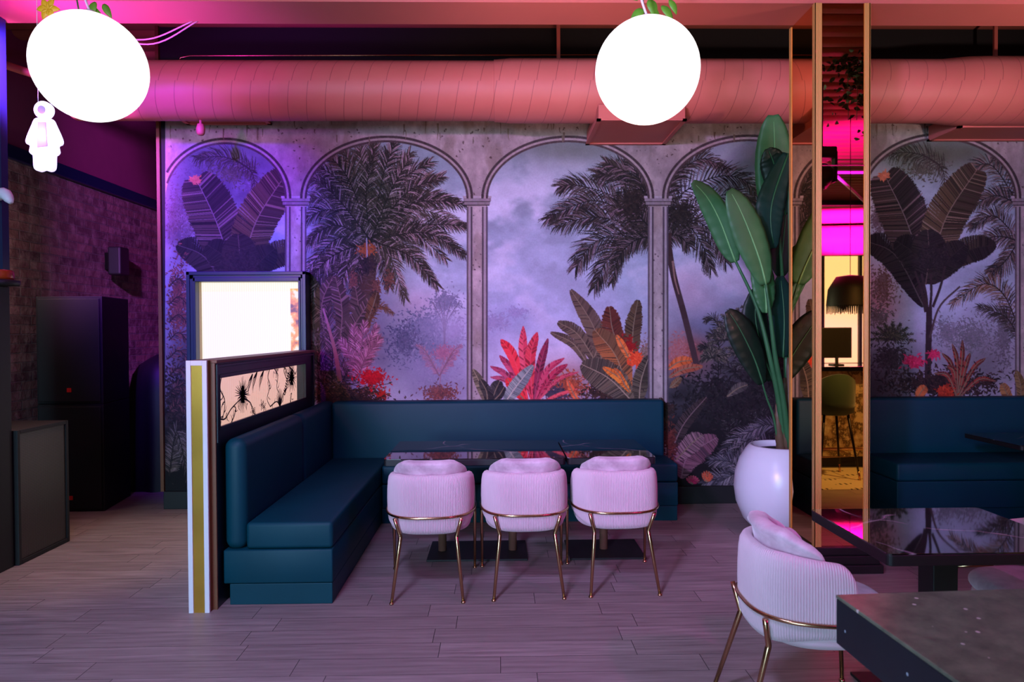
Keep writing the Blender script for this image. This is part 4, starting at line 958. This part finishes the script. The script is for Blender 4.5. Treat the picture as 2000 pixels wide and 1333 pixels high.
def table(lab, x, y, hx, hy, zt, th, poles, base, sq=False, pr=.028):
    t_ = thing('pedestal_table', lab, 'table', (x, y, 0), 0, 'black marble tables')
    rtop(hx, hy, zt-.005, zt, .02, .001, 'table_top', M['marble'], t_)
    rtop(hx-.0005, hy-.0005, zt-th, zt-.0052, .02, .003, 'table_edge', M['black'], t_)
    box('under_frame', (-hx*.6, hx*.6, -hy*.6, hy*.6, zt-th-.014, zt-th-.001), M['black'], t_)
    for px in poles:
        if sq: box('pedestal', (px-.05, px+.05, -.05, .05, .02, zt-th-.014), M['black'], t_, bev=.004)
        else: lathe('pedestal', [(0, .012), (pr, .012), (pr, zt-th-.014), (0, zt-th-.014)], M['copper'], t_, 24, (px, 0, 0))
    box('base_plate', (base[0], base[1], base[2], base[3], 0, .012), M['black'], t_, bev=.002)
table('wide black marble table with two pedestals, in front of the corner banquette', -.157, 4.63, .572, .35, .70, .045, (-.237, .241), (-.325, .335, -.2, .2))
table('smaller one-pedestal black marble table, right end of the row before the corner banquette', .705, 4.63, .28, .35, .70, .045, (.0,), (-.25, .25, -.2, .2))
table('glossy black marble table beside the mirrored column, foreground right', 1.755, 2.695, .377, .305, .70, .046, (.0,), (-.24, .24, -.22, .22), True)
table('dark table at the right edge in front of the right banquette', 4.1, 4.86, .55, .29, .70, .035, (.0,), (-.24, .24, -.2, .2), True)
# near counter
ct = thing('speckled_counter', 'thick dark speckled stone counter corner in the lower right foreground', 'counter', (.757, 1.521, 0), math.radians(2.9))
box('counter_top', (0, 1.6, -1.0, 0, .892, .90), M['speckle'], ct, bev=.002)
box('counter_edge', (.001, 1.599, -.999, -.001, .79, .8915), M['speckle_shaded'], ct, bev=.002)
box('counter_base', (.45, 1.5, -.95, -.35, 0, .789), M['black'], ct)

# ------------------------------------------------------------------ chairs
def chair(lab, loc, rz, group=None):
    c = thing('tub_chair', lab, 'chair', loc, rz, group)
    # plan path
    raw = []
    for i in range(401):
        ph = -PI/2+PI*i/400; raw.append((.252*math.copysign(abs(math.sin(ph))**.72, math.sin(ph)), .05-.32*abs(math.cos(ph))**.72, ph))
    S_ = [0]
    for i in range(1, 401): S_.append(S_[-1]+math.hypot(raw[i][0]-raw[i-1][0], raw[i][1]-raw[i-1][1]))
    Lt = S_[-1]
    def at(s):
        s = min(max(s, 0), Lt); i = min(399, int(np.searchsorted(S_, s, 'right'))-1); i = max(0, i)
        f = (s-S_[i])/max(1e-9, S_[i+1]-S_[i]); x = raw[i][0]+(raw[i+1][0]-raw[i][0])*f; y = raw[i][1]+(raw[i+1][1]-raw[i][1])*f
        i0 = max(0, i-24); i1 = min(400, i+25); tx, ty = raw[i1][0]-raw[i0][0], raw[i1][1]-raw[i0][1]; l = math.hypot(tx, ty)
        return x, y, ty/l, -tx/l
    pitch = .0094; N = int(Lt/pitch)*8
    vs_, fs = [], []; K = 16
    for i in range(N+1):
        s = Lt*i/N; x, y, nx, ny = at(s); e = min(s, Lt-s); u_ = abs(s/Lt-.5)*2
        top = .690-.03*max(0, u_-.45)/.55; bot = .352+.055*max(0, abs(x)/.27-.55)**2/.2
        if e < .075: q = 1-e/.075; k = 1-math.sqrt(max(0, 1-q*q)); top -= .10*k; bot += .06*k
        h = top-bot; cap = math.sqrt(max(0.02, 1-(1-min(1, e/.03))**2)); rib = .0028*math.cos(2*PI*s/pitch)
        pr = [(-.055, .0), (-.030, .005), (-.010, .03), (.0, .10), (.004, .25), (.006, .45), (.005, .65), (.002, .82), (-.003, .92), (-.012, .975), (-.026, 1.0), (-.042, .985), (-.052, .94), (-.056, .8), (-.056, .4), (-.056, .1)]
        for j, (o_, g) in enumerate(pr):
            if 2 <= j <= 9: o_ = o_+rib*min(1, (1 if 3 <= j <= 8 else .5))
            o_ = -.028+(o_+.028)*cap
            vs_.append((x+nx*o_, y+ny*o_, bot+h*g))
    for i in range(N):
        for j in range(K):
            j2 = (j+1) % K; fs.append((i*K+j, (i+1)*K+j, (i+1)*K+j2, i*K+j2))
    fs.append(tuple(range(K))); fs.append(tuple(N*K+j for j in range(K-1, -1, -1)))
    mesh('shell', vs_, fs, M['cord'], c, True)
    # inner back pad
    vs_, fs = [], []; N = 120; K = 14; a0, a1 = Lt*.10, Lt*.90
    for i in range(N+1):
        s = a0+(a1-a0)*i/N; x, y, nx, ny = at(s); u_ = abs(i/N-.5)*2
        top = .764-.055*sm(max(0, (u_-.45)/.5)); e = min(i, N-i)/N*(a1-a0)
        if e < .07: q = 1-e/.07; top -= .07*(1-math.sqrt(max(0, 1-q*q)))
        bot = .43; h = top-bot; cap = math.sqrt(max(.03, 1-(1-min(1, e/.04))**2))
        pr = [(-.058, 0), (-.058, .3), (-.056, .7), (-.046, .86), (-.030, .93), (-.036, .98), (-.060, 1.0), (-.088, .995), (-.104, .965), (-.114, .90), (-.118, .7), (-.118, .35), (-.11, .05), (-.09, -.02)]
        for (o_, g) in pr:
            o_ = -.085+(o_+.085)*cap
            vs_.append((x+nx*o_, y+ny*o_, bot+h*g))
    for i in range(N):
        for j in range(K):
            j2 = (j+1) % K; fs.append((i*K+j, (i+1)*K+j, (i+1)*K+j2, i*K+j2))
    fs.append(tuple(range(K))); fs.append(tuple(N*K+j for j in range(K-1, -1, -1)))
    mesh('back_cushion', vs_, fs, M['velvet'], c, True)
    # cushions as rounded super-ellipse slabs
    def slab(name, rx, ry, cy, z0, z1, mat, rr=.03):
        vs_, fs = [], []; n = 56; rings = []
        st = [(-.9, 0)]+[(math.cos(PI/2*(1-k/5)) -1, math.sin(-PI/2*(1-k/5))) for k in range(6)]+[(math.cos(PI/2*k/5)-1, math.sin(PI/2*k/5)) for k in range(1, 6)]
        zc, hz = (z0+z1)/2, (z1-z0)/2; seq = []
        for k in range(7): a_ = -PI/2+PI/2*k/6; seq.append((1-(1-math.cos(a_))*rr/rx, zc+hz*math.sin(a_)))
        for k in range(1, 7): a_ = PI/2*k/6; seq.append((1-(1-math.cos(a_))*rr/rx, zc+hz*math.sin(a_)))
        seq = [(.5, z0)]+seq+[(.5, z1+.006)]
        for (f_, z) in seq:
            for k in range(n):
                a_ = 2*PI*k/n; ca_, sa_ = math.cos(a_), math.sin(a_)
                vs_.append((rx*f_*math.copysign(abs(ca_)**.7, ca_), cy+ry*f_*math.copysign(abs(sa_)**.7, sa_), z))
        m_ = len(seq)
        for i in range(m_-1):
            for k in range(n): k2 = (k+1) % n; fs.append((i*n+k, i*n+k2, (i+1)*n+k2, (i+1)*n+k))
        fs.append(tuple(range(n-1, -1, -1))); fs.append(tuple((m_-1)*n+k for k in range(n)))
        return mesh(name, vs_, fs, mat, c, True)
    slab('seat_base', .235, .235, .0, .350, .415, M['cord'], .03)
    slab('seat_cushion', .205, .215, .045, .412, .480, M['velvet'], .034)
    # gilt rail and legs
    rail = []
    rail.append((-.256, .205, .452))
    for i in range(0, 61): x, y, nx, ny = at(Lt*i/60); rail.append((x+nx*.0105, y+ny*.0105, .455))
    rail.append((.256, .205, .452))
    tube('gilt_rail', rail, .0075, M['brass'], c, 10)
    for s_ in (-1, 1):
        lg = tube('leg', bez([(s_*.188, -.262, .452), (s_*.158, -.238, .345)], 3)+[Vector((s_*.158, -.240, .335)), Vector((s_*.196, -.335, .012))], [.010, .0105, .011, .0115, .0085], M['brass'], c, 12)
        lathe('foot', [(0, 0), (.0125, 0), (.0125, .006), (.009, .012), (0, .013)], M['brass'], lg, 16, (s_*.197, -.337, 0))
        lg = tube('leg', [(s_*.256, .205, .452), (s_*.254, .212, .34), (s_*.252, .222, .012)], [.0095, .010, .008], M['brass'], c, 12)
        lathe('foot', [(0, 0), (.0125, 0), (.0125, .006), (.009, .012), (0, .013)], M['brass'], lg, 16, (s_*.252, .222, 0))
    return c
def sm(x): x = max(0, min(1, x)); return x*x*(3-2*x)
c0 = chair('pink velvet tub chair with ribbed back and gilt legs, leftmost of three at the banquette', (-.41, 4.085, 0), .02, 'pink ribbed tub chairs')
dup(c0, (.145, 4.115, 0), .04, 'pink velvet tub chair with ribbed back, middle of the three at the banquette tables')
dup(c0, (.69, 4.15, 0), .04, 'pink velvet tub chair with ribbed back, rightmost of the three at the banquette tables')
dup(c0, (1.222, 2.615, 0), -PI/2-.03, 'pink velvet tub chair in the right foreground, its ribbed back to the left')
dup(c0, (2.21, 2.70, 0), PI/2, 'pink tub chair cut by the right edge, facing left across the glossy marble table')

# ------------------------------------------------------------------ potted plant
pt = thing('potted_banana_plant', 'tall broad-leaved plant in a round white glazed pot beside the mirrored column', 'plant', (2.08, 5.0, 0))
lathe('pot', [(0, .0), (.14, 0), (.19, .015), (.27, .10), (.32, .22), (.335, .33), (.325, .44), (.295, .54), (.25, .615), (.225, .645), (.213, .65), (.205, .643), (.215, .60), (.22, .56), (0, .56)], M['white_pot'], pt, 72)
lathe('soil', [(0, .61), (.12, .618), (.212, .60), (.212, .57), (0, .57)], M['soil'], pt, 40)
def P3(u, v, Y): return Vector(((u-975)*Y/1333+.012, Y, 1.5+(645-v)*Y/1333))-Vector((2.08, 5.0, 0))
def leaf3(pts, w_, mat, face=(0, -1, .1), fold=.22, wave=.0028, rip=9, prof=.6):
    """long paddle leaf: pts = midrib from base to tip"""
    n = 36; P_ = bez(pts, n); vs_, fs = [], []; face = Vector(face).normalized(); m_ = 4
    rr = random.Random(len(bpy.data.meshes))
    for i in range(n):
        a_ = P_[max(0, i-1)]; b_ = P_[min(n-1, i+1)]; t_ = (b_-a_).normalized(); s = t_.cross(face).normalized(); nn = s.cross(t_).normalized()
        f = i/(n-1); W = w_*max(.03, math.sin(PI*min(1, f*.93+.05)))**prof
        for j in range(-m_, m_+1):
            q = j/m_; z = fold*abs(q)*W - .30*q*q*W + wave*math.sin(f*rip*2*PI+q*2)*abs(q) + rr.uniform(-.0006, .0006)
            vs_.append(P_[i]+s*W*q+nn*z+t_*abs(q)*W*.12)
    k = 2*m_+1
    for i in range(n-1):
        for j in range(2*m_): fs.append((i*k+j, i*k+j+1, (i+1)*k+j+1, (i+1)*k+j))
    o = mesh('leaf', vs_, fs, mat, pt, True); md = o.modifiers.new('s', 'SOLIDIFY'); md.thickness = .0016
    v_, f_ = tubeV([P_[i]+(-face)*-.003 for i in range(0, n, 3)], [.006*(1-i/n)+.0015 for i in range(0, n, 3)], 8)
    mesh('midrib', v_, f_, M['midrib'] if mat is M['leaf_light'] else M['stem_green'], o, True)
    return o
leaf3([P3(1436, 512, 4.76), P3(1424, 480, 4.74), P3(1404, 428, 4.71), P3(1380, 385, 4.67), P3(1352, 355, 4.62)], .088, M['leaf_light'], (-.25, -1, .25))
leaf3([P3(1496, 556, 4.66), P3(1484, 510, 4.63), P3(1464, 455, 4.60), P3(1444, 408, 4.57), P3(1424, 371, 4.54)], .122, M['leaf_light'], (.1, -1, .2))
leaf3([P3(1497, 612, 4.76), P3(1495, 575, 4.75), P3(1488, 530, 4.74), P3(1478, 480, 4.74)], .088, M['leaf_light'], (.1, -1, .1))
leaf3([P3(1490, 752, 4.85), P3(1472, 700, 4.82), P3(1445, 645, 4.78), P3(1421, 607, 4.76)], .115, M['leaf_dark'], (.35, -1, -.1))
leaf3([P3(1520, 440, 5.10), P3(1518, 380, 5.08), P3(1514, 300, 5.04), P3(1511, 225, 5.0)], .155, M['leaf_light'], (.05, -1, .15), prof=.5)
leaf3([P3(1535, 420, 4.98), P3(1515, 330, 4.95), P3(1500, 290, 4.92)], .10, M['leaf_dark'], (-.2, -1, .2))
leaf3([P3(1540, 300, 4.9), P3(1512, 380, 4.86), P3(1505, 430, 4.84), P3(1512, 485, 4.84)], .115, M['leaf_teal'], (.2, -1, .1))
leaf3([P3(1545, 300, 5.1), P3(1535, 420, 5.08), P3(1525, 540, 5.06)], .17, M['leaf_dark'], (.3, -1, .0))
leaf3([P3(1530, 700, 4.92), P3(1532, 620, 4.90), P3(1525, 540, 4.9)], .125, M['leaf_teal'], (.3, -1, .1))
leaf3([P3(1510, 745, 5.0), P3(1490, 690, 5.0), P3(1475, 620, 4.98), P3(1480, 560, 4.98)], .115, M['leaf_dark'], (.2, -1, .1))
leaf3([P3(1555, 500, 5.2), P3(1590, 380, 5.2), P3(1640, 300, 5.2), P3(1700, 270, 5.2)], .13, M['leaf_dark'], (-.1, -1, .3))
def stem(pts, r0, r1, mat): tube('stem', bez(pts, 16), [r0+(r1-r0)*i/15 for i in range(16)], mat, pt, 10)
B = lambda dx, dy, z=.60: Vector((dx, dy, z))
stem([B(.02, 0), P3(1524, 800, 4.9), P3(1504, 700, 4.80), P3(1478, 600, 4.78), P3(1436, 510, 4.76)], .024, .009, M['stem_green'])
stem([B(.05, -.03), P3(1530, 780, 4.85), P3(1515, 700, 4.76), P3(1505, 620, 4.70), P3(1496, 556, 4.66)], .024, .009, M['stem_green'])
stem([B(-.02, -.02), P3(1512, 820, 4.92), P3(1498, 780, 4.88), P3(1489, 750, 4.85)], .010, .006, M['stem_green'])
stem([B(.0, .03), P3(1520, 800, 4.98), P3(1512, 740, 5.0)], .016, .008, M['stem_green'])
stem([B(.06, .02), P3(1538, 760, 4.98), P3(1532, 600, 5.0), P3(1522, 440, 5.08)], .026, .010, M['stem_green'])
stem([B(.08, .0), P3(1545, 760, 4.95), P3(1545, 560, 4.95), P3(1540, 320, 4.95)], .022, .008, M['stem_green'])
stem([B(.10, .02), P3(1556, 760, 4.95), P3(1556, 640, 4.95)], .022, .010, M['stem_green'])
stem([B(.12, -.02), P3(1560, 800, 4.9), P3(1556, 700, 4.9)], .016, .008, M['stem_green'])
stem([B(.10, .05), P3(1552, 780, 5.1), P3(1552, 600, 5.2), P3(1556, 500, 5.2)], .018, .008, M['stem_green'])
for (dx, r, u_, v_) in ((.0, .030, 1518, 790), (.05, .036, 1533, 740), (.09, .030, 1545, 700), (.03, .026, 1540, 700)):
    v0, f0 = tubeV(bez([B(dx, -.01, .585), P3(u_+2, 830, 4.94), P3(u_, v_, 4.93)], 14), [r*(1.25-.07*i)+.003*math.sin(i*2.3) for i in range(14)], 12)
    mesh('dry_sheath', v0, f0, M['fibre'], pt, True)

# ------------------------------------------------------------------ loudspeakers and dark corner
def cab(lab, x, y, z, w_, d_, h, badge=True):
    s = thing('loudspeaker', lab, 'speaker', (x, y, z), 0, 'stacked loudspeaker cabinets')
    bm = bmesh.new(); pts = [(-w_/2, -d_/2), (w_/2, -d_/2), (w_/2*.72, d_/2), (-w_/2*.72, d_/2)]
    f = bm.faces.new([bm.verts.new((a_, b_, 0)) for a_, b_ in pts]); r = bmesh.ops.extrude_face_region(bm, geom=[f])
    bmesh.ops.translate(bm, verts=[v for v in r['geom'] if isinstance(v, bmesh.types.BMVert)], vec=(0, 0, h)); bmesh.ops.bevel(bm, geom=list(bm.edges), offset=.006, segments=2, affect='EDGES', profile=.5)
    frombm('cabinet', bm, M['black_ply'], s)
    box('front_grille', (-w_/2+.02, w_/2-.02, -d_/2-.012, -d_/2, .02, h-.02), M['black'], s, bev=.004)
    if badge: box('red_badge', (-.018, .018, -d_/2-.016, -d_/2-.0125, .10, .135), M['red'], s)
    return s
cab('lower black loudspeaker cabinet standing on the floor in the dark corner', -3.605, 6.07, 0, .55, .55, .905)
cab('upper black loudspeaker cabinet with a red badge, stacked on another against the brick wall', -3.605, 6.07, .907, .55, .55, .905)
s = thing('subwoofer', 'low black speaker box with a perforated grille on the floor at the left edge', 'speaker', (-3.42, 4.71, 0))
boxes('cabinet', [(-.30, .27, -.26, .26, .0, .875), (.27, .312, -.26, -.235, 0, .875), (.27, .312, .235, .26, 0, .875), (.27, .312, -.235, .235, .85, .875), (.27, .312, -.235, .235, 0, .03)], M['black_ply'], s, bev=.003)
box('perforated_grille', (.285, .30, -.233, .233, .032, .848), M['grille'], s)
tw = thing('loudspeaker_tower', 'tall matte black boxed tower cut by the left edge, under the amber beacon', 'speaker', (-3.45, 4.35, 0))
boxes('tower_body', [(-.3, .318, -.085, .085, 0, 1.80)], M['black_ply'], tw, bev=.004)
struct(box('pillar', (-3.75, -3.13, 4.375, 4.435, 1.802, 3.498), M['navy']))
bc = thing('warning_beacon', 'amber warning beacon with a black base on top of the black tower', 'beacon', (-3.12, 4.31, 1.802))
lathe('beacon_base', [(0, 0), (.115, 0), (.12, .01), (.12, .03), (.09, .036), (0, .036)], M['black'], bc, 32)
lathe('amber_dome', [(.0, .036), (.085, .036), (.09, .05), (.088, .085), (.08, .095), (0, .095)], M['amber'], bc, 32)
o = tube('wall_hook', bez([(-3.20, 4.372, 2.42), (-3.14, 4.33, 2.36), (-3.06, 4.30, 2.37), (-3.005, 4.28, 2.31)], 12), [.018, .02, .022, .028, .032, .034, .034, .036, .036, .032, .026, .014], M['white'], seg=12)
tag(o, 'white curved plastic hook sticking out of the navy pillar at the left edge', 'hook')
o = thing('wall_speaker', 'small black speaker bracketed on the brick wall above the loudspeaker stack', 'speaker', (-4.2, 7.4, 2.12))
box('speaker_case', (.06, .20, -.09, .09, .0, .30), M['black'], o, bev=.02, seg=3); box('bracket', (.0, .062, -.03, .03, .06, .24), M['clear_metal'], o)
vs_, fs = [], []; nn_ = 60; prof = [(0, .36), (.15, .35), (.6, .335), (.95, .32), (1.1, .29), (1.19, .235), (1.25, .15), (1.29, .08), (1.305, .02)]
for (z, r) in prof:
    for k in range(nn_):
        a_ = 2*PI*k/nn_; f_ = 1+.05*math.sin(a_*11)*(1-z/1.4)+.02*math.sin(a_*5+z*3); vs_.append((-3.27+r*f_*math.cos(a_), 6.75+r*.8*f_*math.sin(a_), z))
for i in range(len(prof)-1):
    for k in range(nn_): k2 = (k+1) % nn_; fs.append((i*nn_+k, i*nn_+k2, (i+1)*nn_+k2, (i+1)*nn_+k))
fs.append(tuple((len(prof)-1)*nn_+k for k in range(nn_)))
o = mesh('covered_equipment', vs_, fs, M['black'], smooth=True); tag(o, 'black draped shape with a rounded top standing in the dark alcove beside the speakers', 'cover')

# ------------------------------------------------------------------ behind the camera: what the gold mirror shows
t = NT('veined_bar_front'); co = t.coord(); nz = t.noise(2.3, co, 8, .7)
t.set(color=t.ramp(nz, [(.38, s2l((.85, .80, .68))), (.48, s2l((.62, .52, .38))), (.52, s2l((.25, .18, .12))), (.56, s2l((.78, .70, .55)))]), rough=.25); bm_ = t.m
br_ = thing('bar_counter', 'long bar with a veined stone front and glossy black top, seen in the gold mirror', 'bar', (4.8, .78, 0))
box('bar_front', (-2.0, 2.4, .22, .26, .12, 1.05), bm_, br_); box('bar_body', (-2.0, 2.4, -.25, .22, 0, 1.05), M['black'], br_)
box('bar_top', (-2.05, 2.45, -.32, .36, 1.05, 1.10), M['marble'], br_, bev=.004); tube('foot_rail', [(-2.0, .36, .22), (2.4, .36, .22)], .018, M['brass'], br_)
struct(box('floor_tiled', (2.7, 8.2, 1.06, 2.05, 0, .004), NT('patterned_cream_tile').m)); t = NT('patterned_cream_tile2'); sx = t.n('ShaderNodeSeparateXYZ'); t.l(t.coord(), sx.inputs[0])
mk = t.math('MULTIPLY', t.math('LESS_THAN', t.math('FRACT', t.math('MULTIPLY', sx.outputs[0], 18.)), .35), t.math('LESS_THAN', t.math('FRACT', t.math('MULTIPLY', sx.outputs[1], 5.)), .3))
mk = t.math('MULTIPLY', mk, t.math('LESS_THAN', t.math('FRACT', t.math('MULTIPLY', t.math('ADD', sx.outputs[0], t.math('MULTIPLY', sx.outputs[1], 1.5)), 3.)), .4))
t.set(color=t.mix(mk, s2l((.86, .80, .62)), s2l((.10, .08, .07))), rough=.4); bpy.data.objects['floor_tiled'].data.materials[0] = t.m
M['green_velvet'] = simple('dark_green_velvet', (.10, .24, .15), .8, sheen=.4)
st_ = thing('bar_stool', 'dark green velvet bar stool with splayed dark legs in front of the bar', 'stool', (3.36, 1.48, 0), 0)
vs_, fs = [], []; n = 40
for i in range(n+1):
    a_ = PI*i/n; x, y = .22*math.cos(a_), .20*math.sin(a_); hh_ = .33*(math.sin(a_)**.5)+.02
    for (k, z) in ((1.0, .66), (1.06, .76), (1.08, .70+hh_), (1.0, .71+hh_), (.9, .70+hh_), (.88, .74), (.86, .66)): vs_.append((x*k, y*k, z))
for i in range(n):
    for j in range(7): j2 = (j+1) % 7; fs.append((i*7+j, (i+1)*7+j, (i+1)*7+j2, i*7+j2))
fs += [tuple(range(7)), tuple(n*7+j for j in range(6, -1, -1))]
mesh('backrest', vs_, fs, M['green_velvet'], st_, True)
lathe('seat', [(0, .64), (.17, .64), (.195, .66), (.20, .70), (.18, .735), (0, .745)], M['green_velvet'], st_, 40)
for (sx_, sy_) in ((-1, -1), (1, -1), (-1, 1), (1, 1)):
    lg = tube('leg', [(sx_*.12, sy_*.12, .65), (sx_*.20, sy_*.20, 0)], [.014, .009], M['clear_metal'], st_, 10)
    tube('brass_tip', [(sx_*.190, sy_*.190, .09), (sx_*.2005, sy_*.2005, 0)], [.0115, .0105], M['brass'], lg, 10)
tube('foot_ring', [(.178, -.178, .235), (.178, .178, .235), (-.178, .178, .235), (-.178, -.178, .235)], .008, M['brass'], st_, 8, True)
sc_ = thing('till_screen', 'black till screen standing on the bar', 'screen', (3.76, .80, 1.10)); box('screen', (-.17, .17, -.012, .012, .08, .42), M['black'], sc_, bev=.006); box('foot_stand', (-.06, .06, -.06, .06, 0, .012), M['black'], sc_); box('neck', (-.015, .015, .0, .02, .01, .12), M['black'], sc_)
ps = thing('fringed_pendant', 'black fringed pendant lampshade hanging over the bar', 'lamp', (4.28, .1, 1.74))
lathe('shade', [(.27, .05), (.25, .25), (.16, .40), (.02, .42), (.02, .41), (.15, .39), (.24, .25), (.26, .05)], M['black'], ps, 40)
fv, ff = [], []
for k in range(70):
    a_ = 2*PI*k/70; b_ = len(fv); x, y = .265*math.cos(a_), .265*math.sin(a_); dx, dy = -.008*math.sin(a_), .008*math.cos(a_); l = -.03-.03*random.random()
    fv += [(x-dx, y-dy, .06), (x+dx, y+dy, .06), (x+dx*.5, y+dy*.5, l), (x-dx*.5, y-dy*.5, l)]; ff.append((b_, b_+1, b_+2, b_+3))
fr = mesh('fringe', fv, ff, M['black'], ps); md = fr.modifiers.new('s', 'SOLIDIFY'); md.thickness = .002; fr['kind'] = 'stuff'
tube('cord', [(0, 0, .42), (0, 0, ZC-1.76)], .004, M['black'], ps, 6)
o = revX('ventilation_duct', [(-3.2, .2), (3.4, .2)], M['duct'], loc=(4.8, -.66, 2.68)); o.rotation_euler = (0, 0, .12); tag(o, 'large round duct over the bar, lit magenta, seen in the gold mirror', 'duct')
o = revX('ceiling_pipe', [(-3.2, .10), (3.4, .10)], M['coral'], loc=(4.8, -.70, 3.02)); o.rotation_euler = (0, 0, .12); tag(o, 'thinner pipe above the magenta-lit duct over the bar', 'pipe')
tr = thing('steel_truss', 'open steel roof truss over the bar lit magenta, seen in the gold mirror', 'truss', (4.9, -1.6, 3.3))
bars = [((-3.3, 0, 0), (3.3, 0, 0)), ((-3.3, 0, .5), (3.3, 0, .5))]
for k in range(12): bars.append(((-3.3+k*.55, 0, 0 if k % 2 else .5), (-2.75+k*.55, 0, .5 if k % 2 else 0)))
for a_, b_ in bars: tube('truss_bar', [a_, b_], .022, M['white'], tr, 8)
mh = thing('moving_head_light', 'black moving-head stage light hanging below the ivy', 'stage light', (3.42, 1.15, 3.36))
box('yoke_base', (-.13, .13, -.10, .10, -.06, .06), M['black'], mh, bev=.02, seg=3); boxes('yoke', [(-.16, -.13, -.04, .04, -.30, .02), (.13, .16, -.04, .04, -.30, .02)], M['black'], mh, bev=.006)
hd = lathe('lamp_head', [(0, -.12), (.09, -.12), (.11, -.10), (.12, .06), (.09, .11), (0, .12)], M['black'], mh, 32, (0, 0, -.24)); hd.rotation_euler = (-1.2, 0, .2)
lathe('lens', [(0, -.128), (.06, -.127), (.085, -.121), (0, -.12)], M['black'], hd, 32)
tube('hanging_clamp', [(0, 0, .06), (0, 0, ZC-3.38)], .02, M['black'], mh, 8)
iv = thing('hanging_ivy', 'dark green ivy trailing from the ceiling over the bar, seen in the gold mirror', 'hanging plant', (3.55, 1.85, 4.12))
rr = random.Random(4); v_, f_ = [], []
for k in range(420):
    x, y, z = rr.gauss(0, .2), rr.gauss(0, .11), -abs(rr.gauss(0, .28)); a, b_ = rr.uniform(0, 2*PI), rr.uniform(-1, 1)
    vv_, ff_ = flat_leaf((x, y, z), (math.cos(a), math.sin(a), -.5), (rr.uniform(-1, 1), 1, rr.uniform(-1, 1)), .06, .022, 3)
    o_ = len(v_); v_ += vv_; f_ += [tuple(q+o_ for q in g) for g in ff_]
o = mesh('foliage', v_, f_, leafmat('ivy_leaf', (.06, .14, .05), (.16, .30, .12)), iv, True); o['kind'] = 'stuff'
for k in range(6): tube('trailing_stem', bez([(-.2+.08*k, 0, 0), (-.22+.09*k, .03, -.3), (-.2+.08*k, .0, -.62)], 8), .003, M['stem_green'], iv, 6)
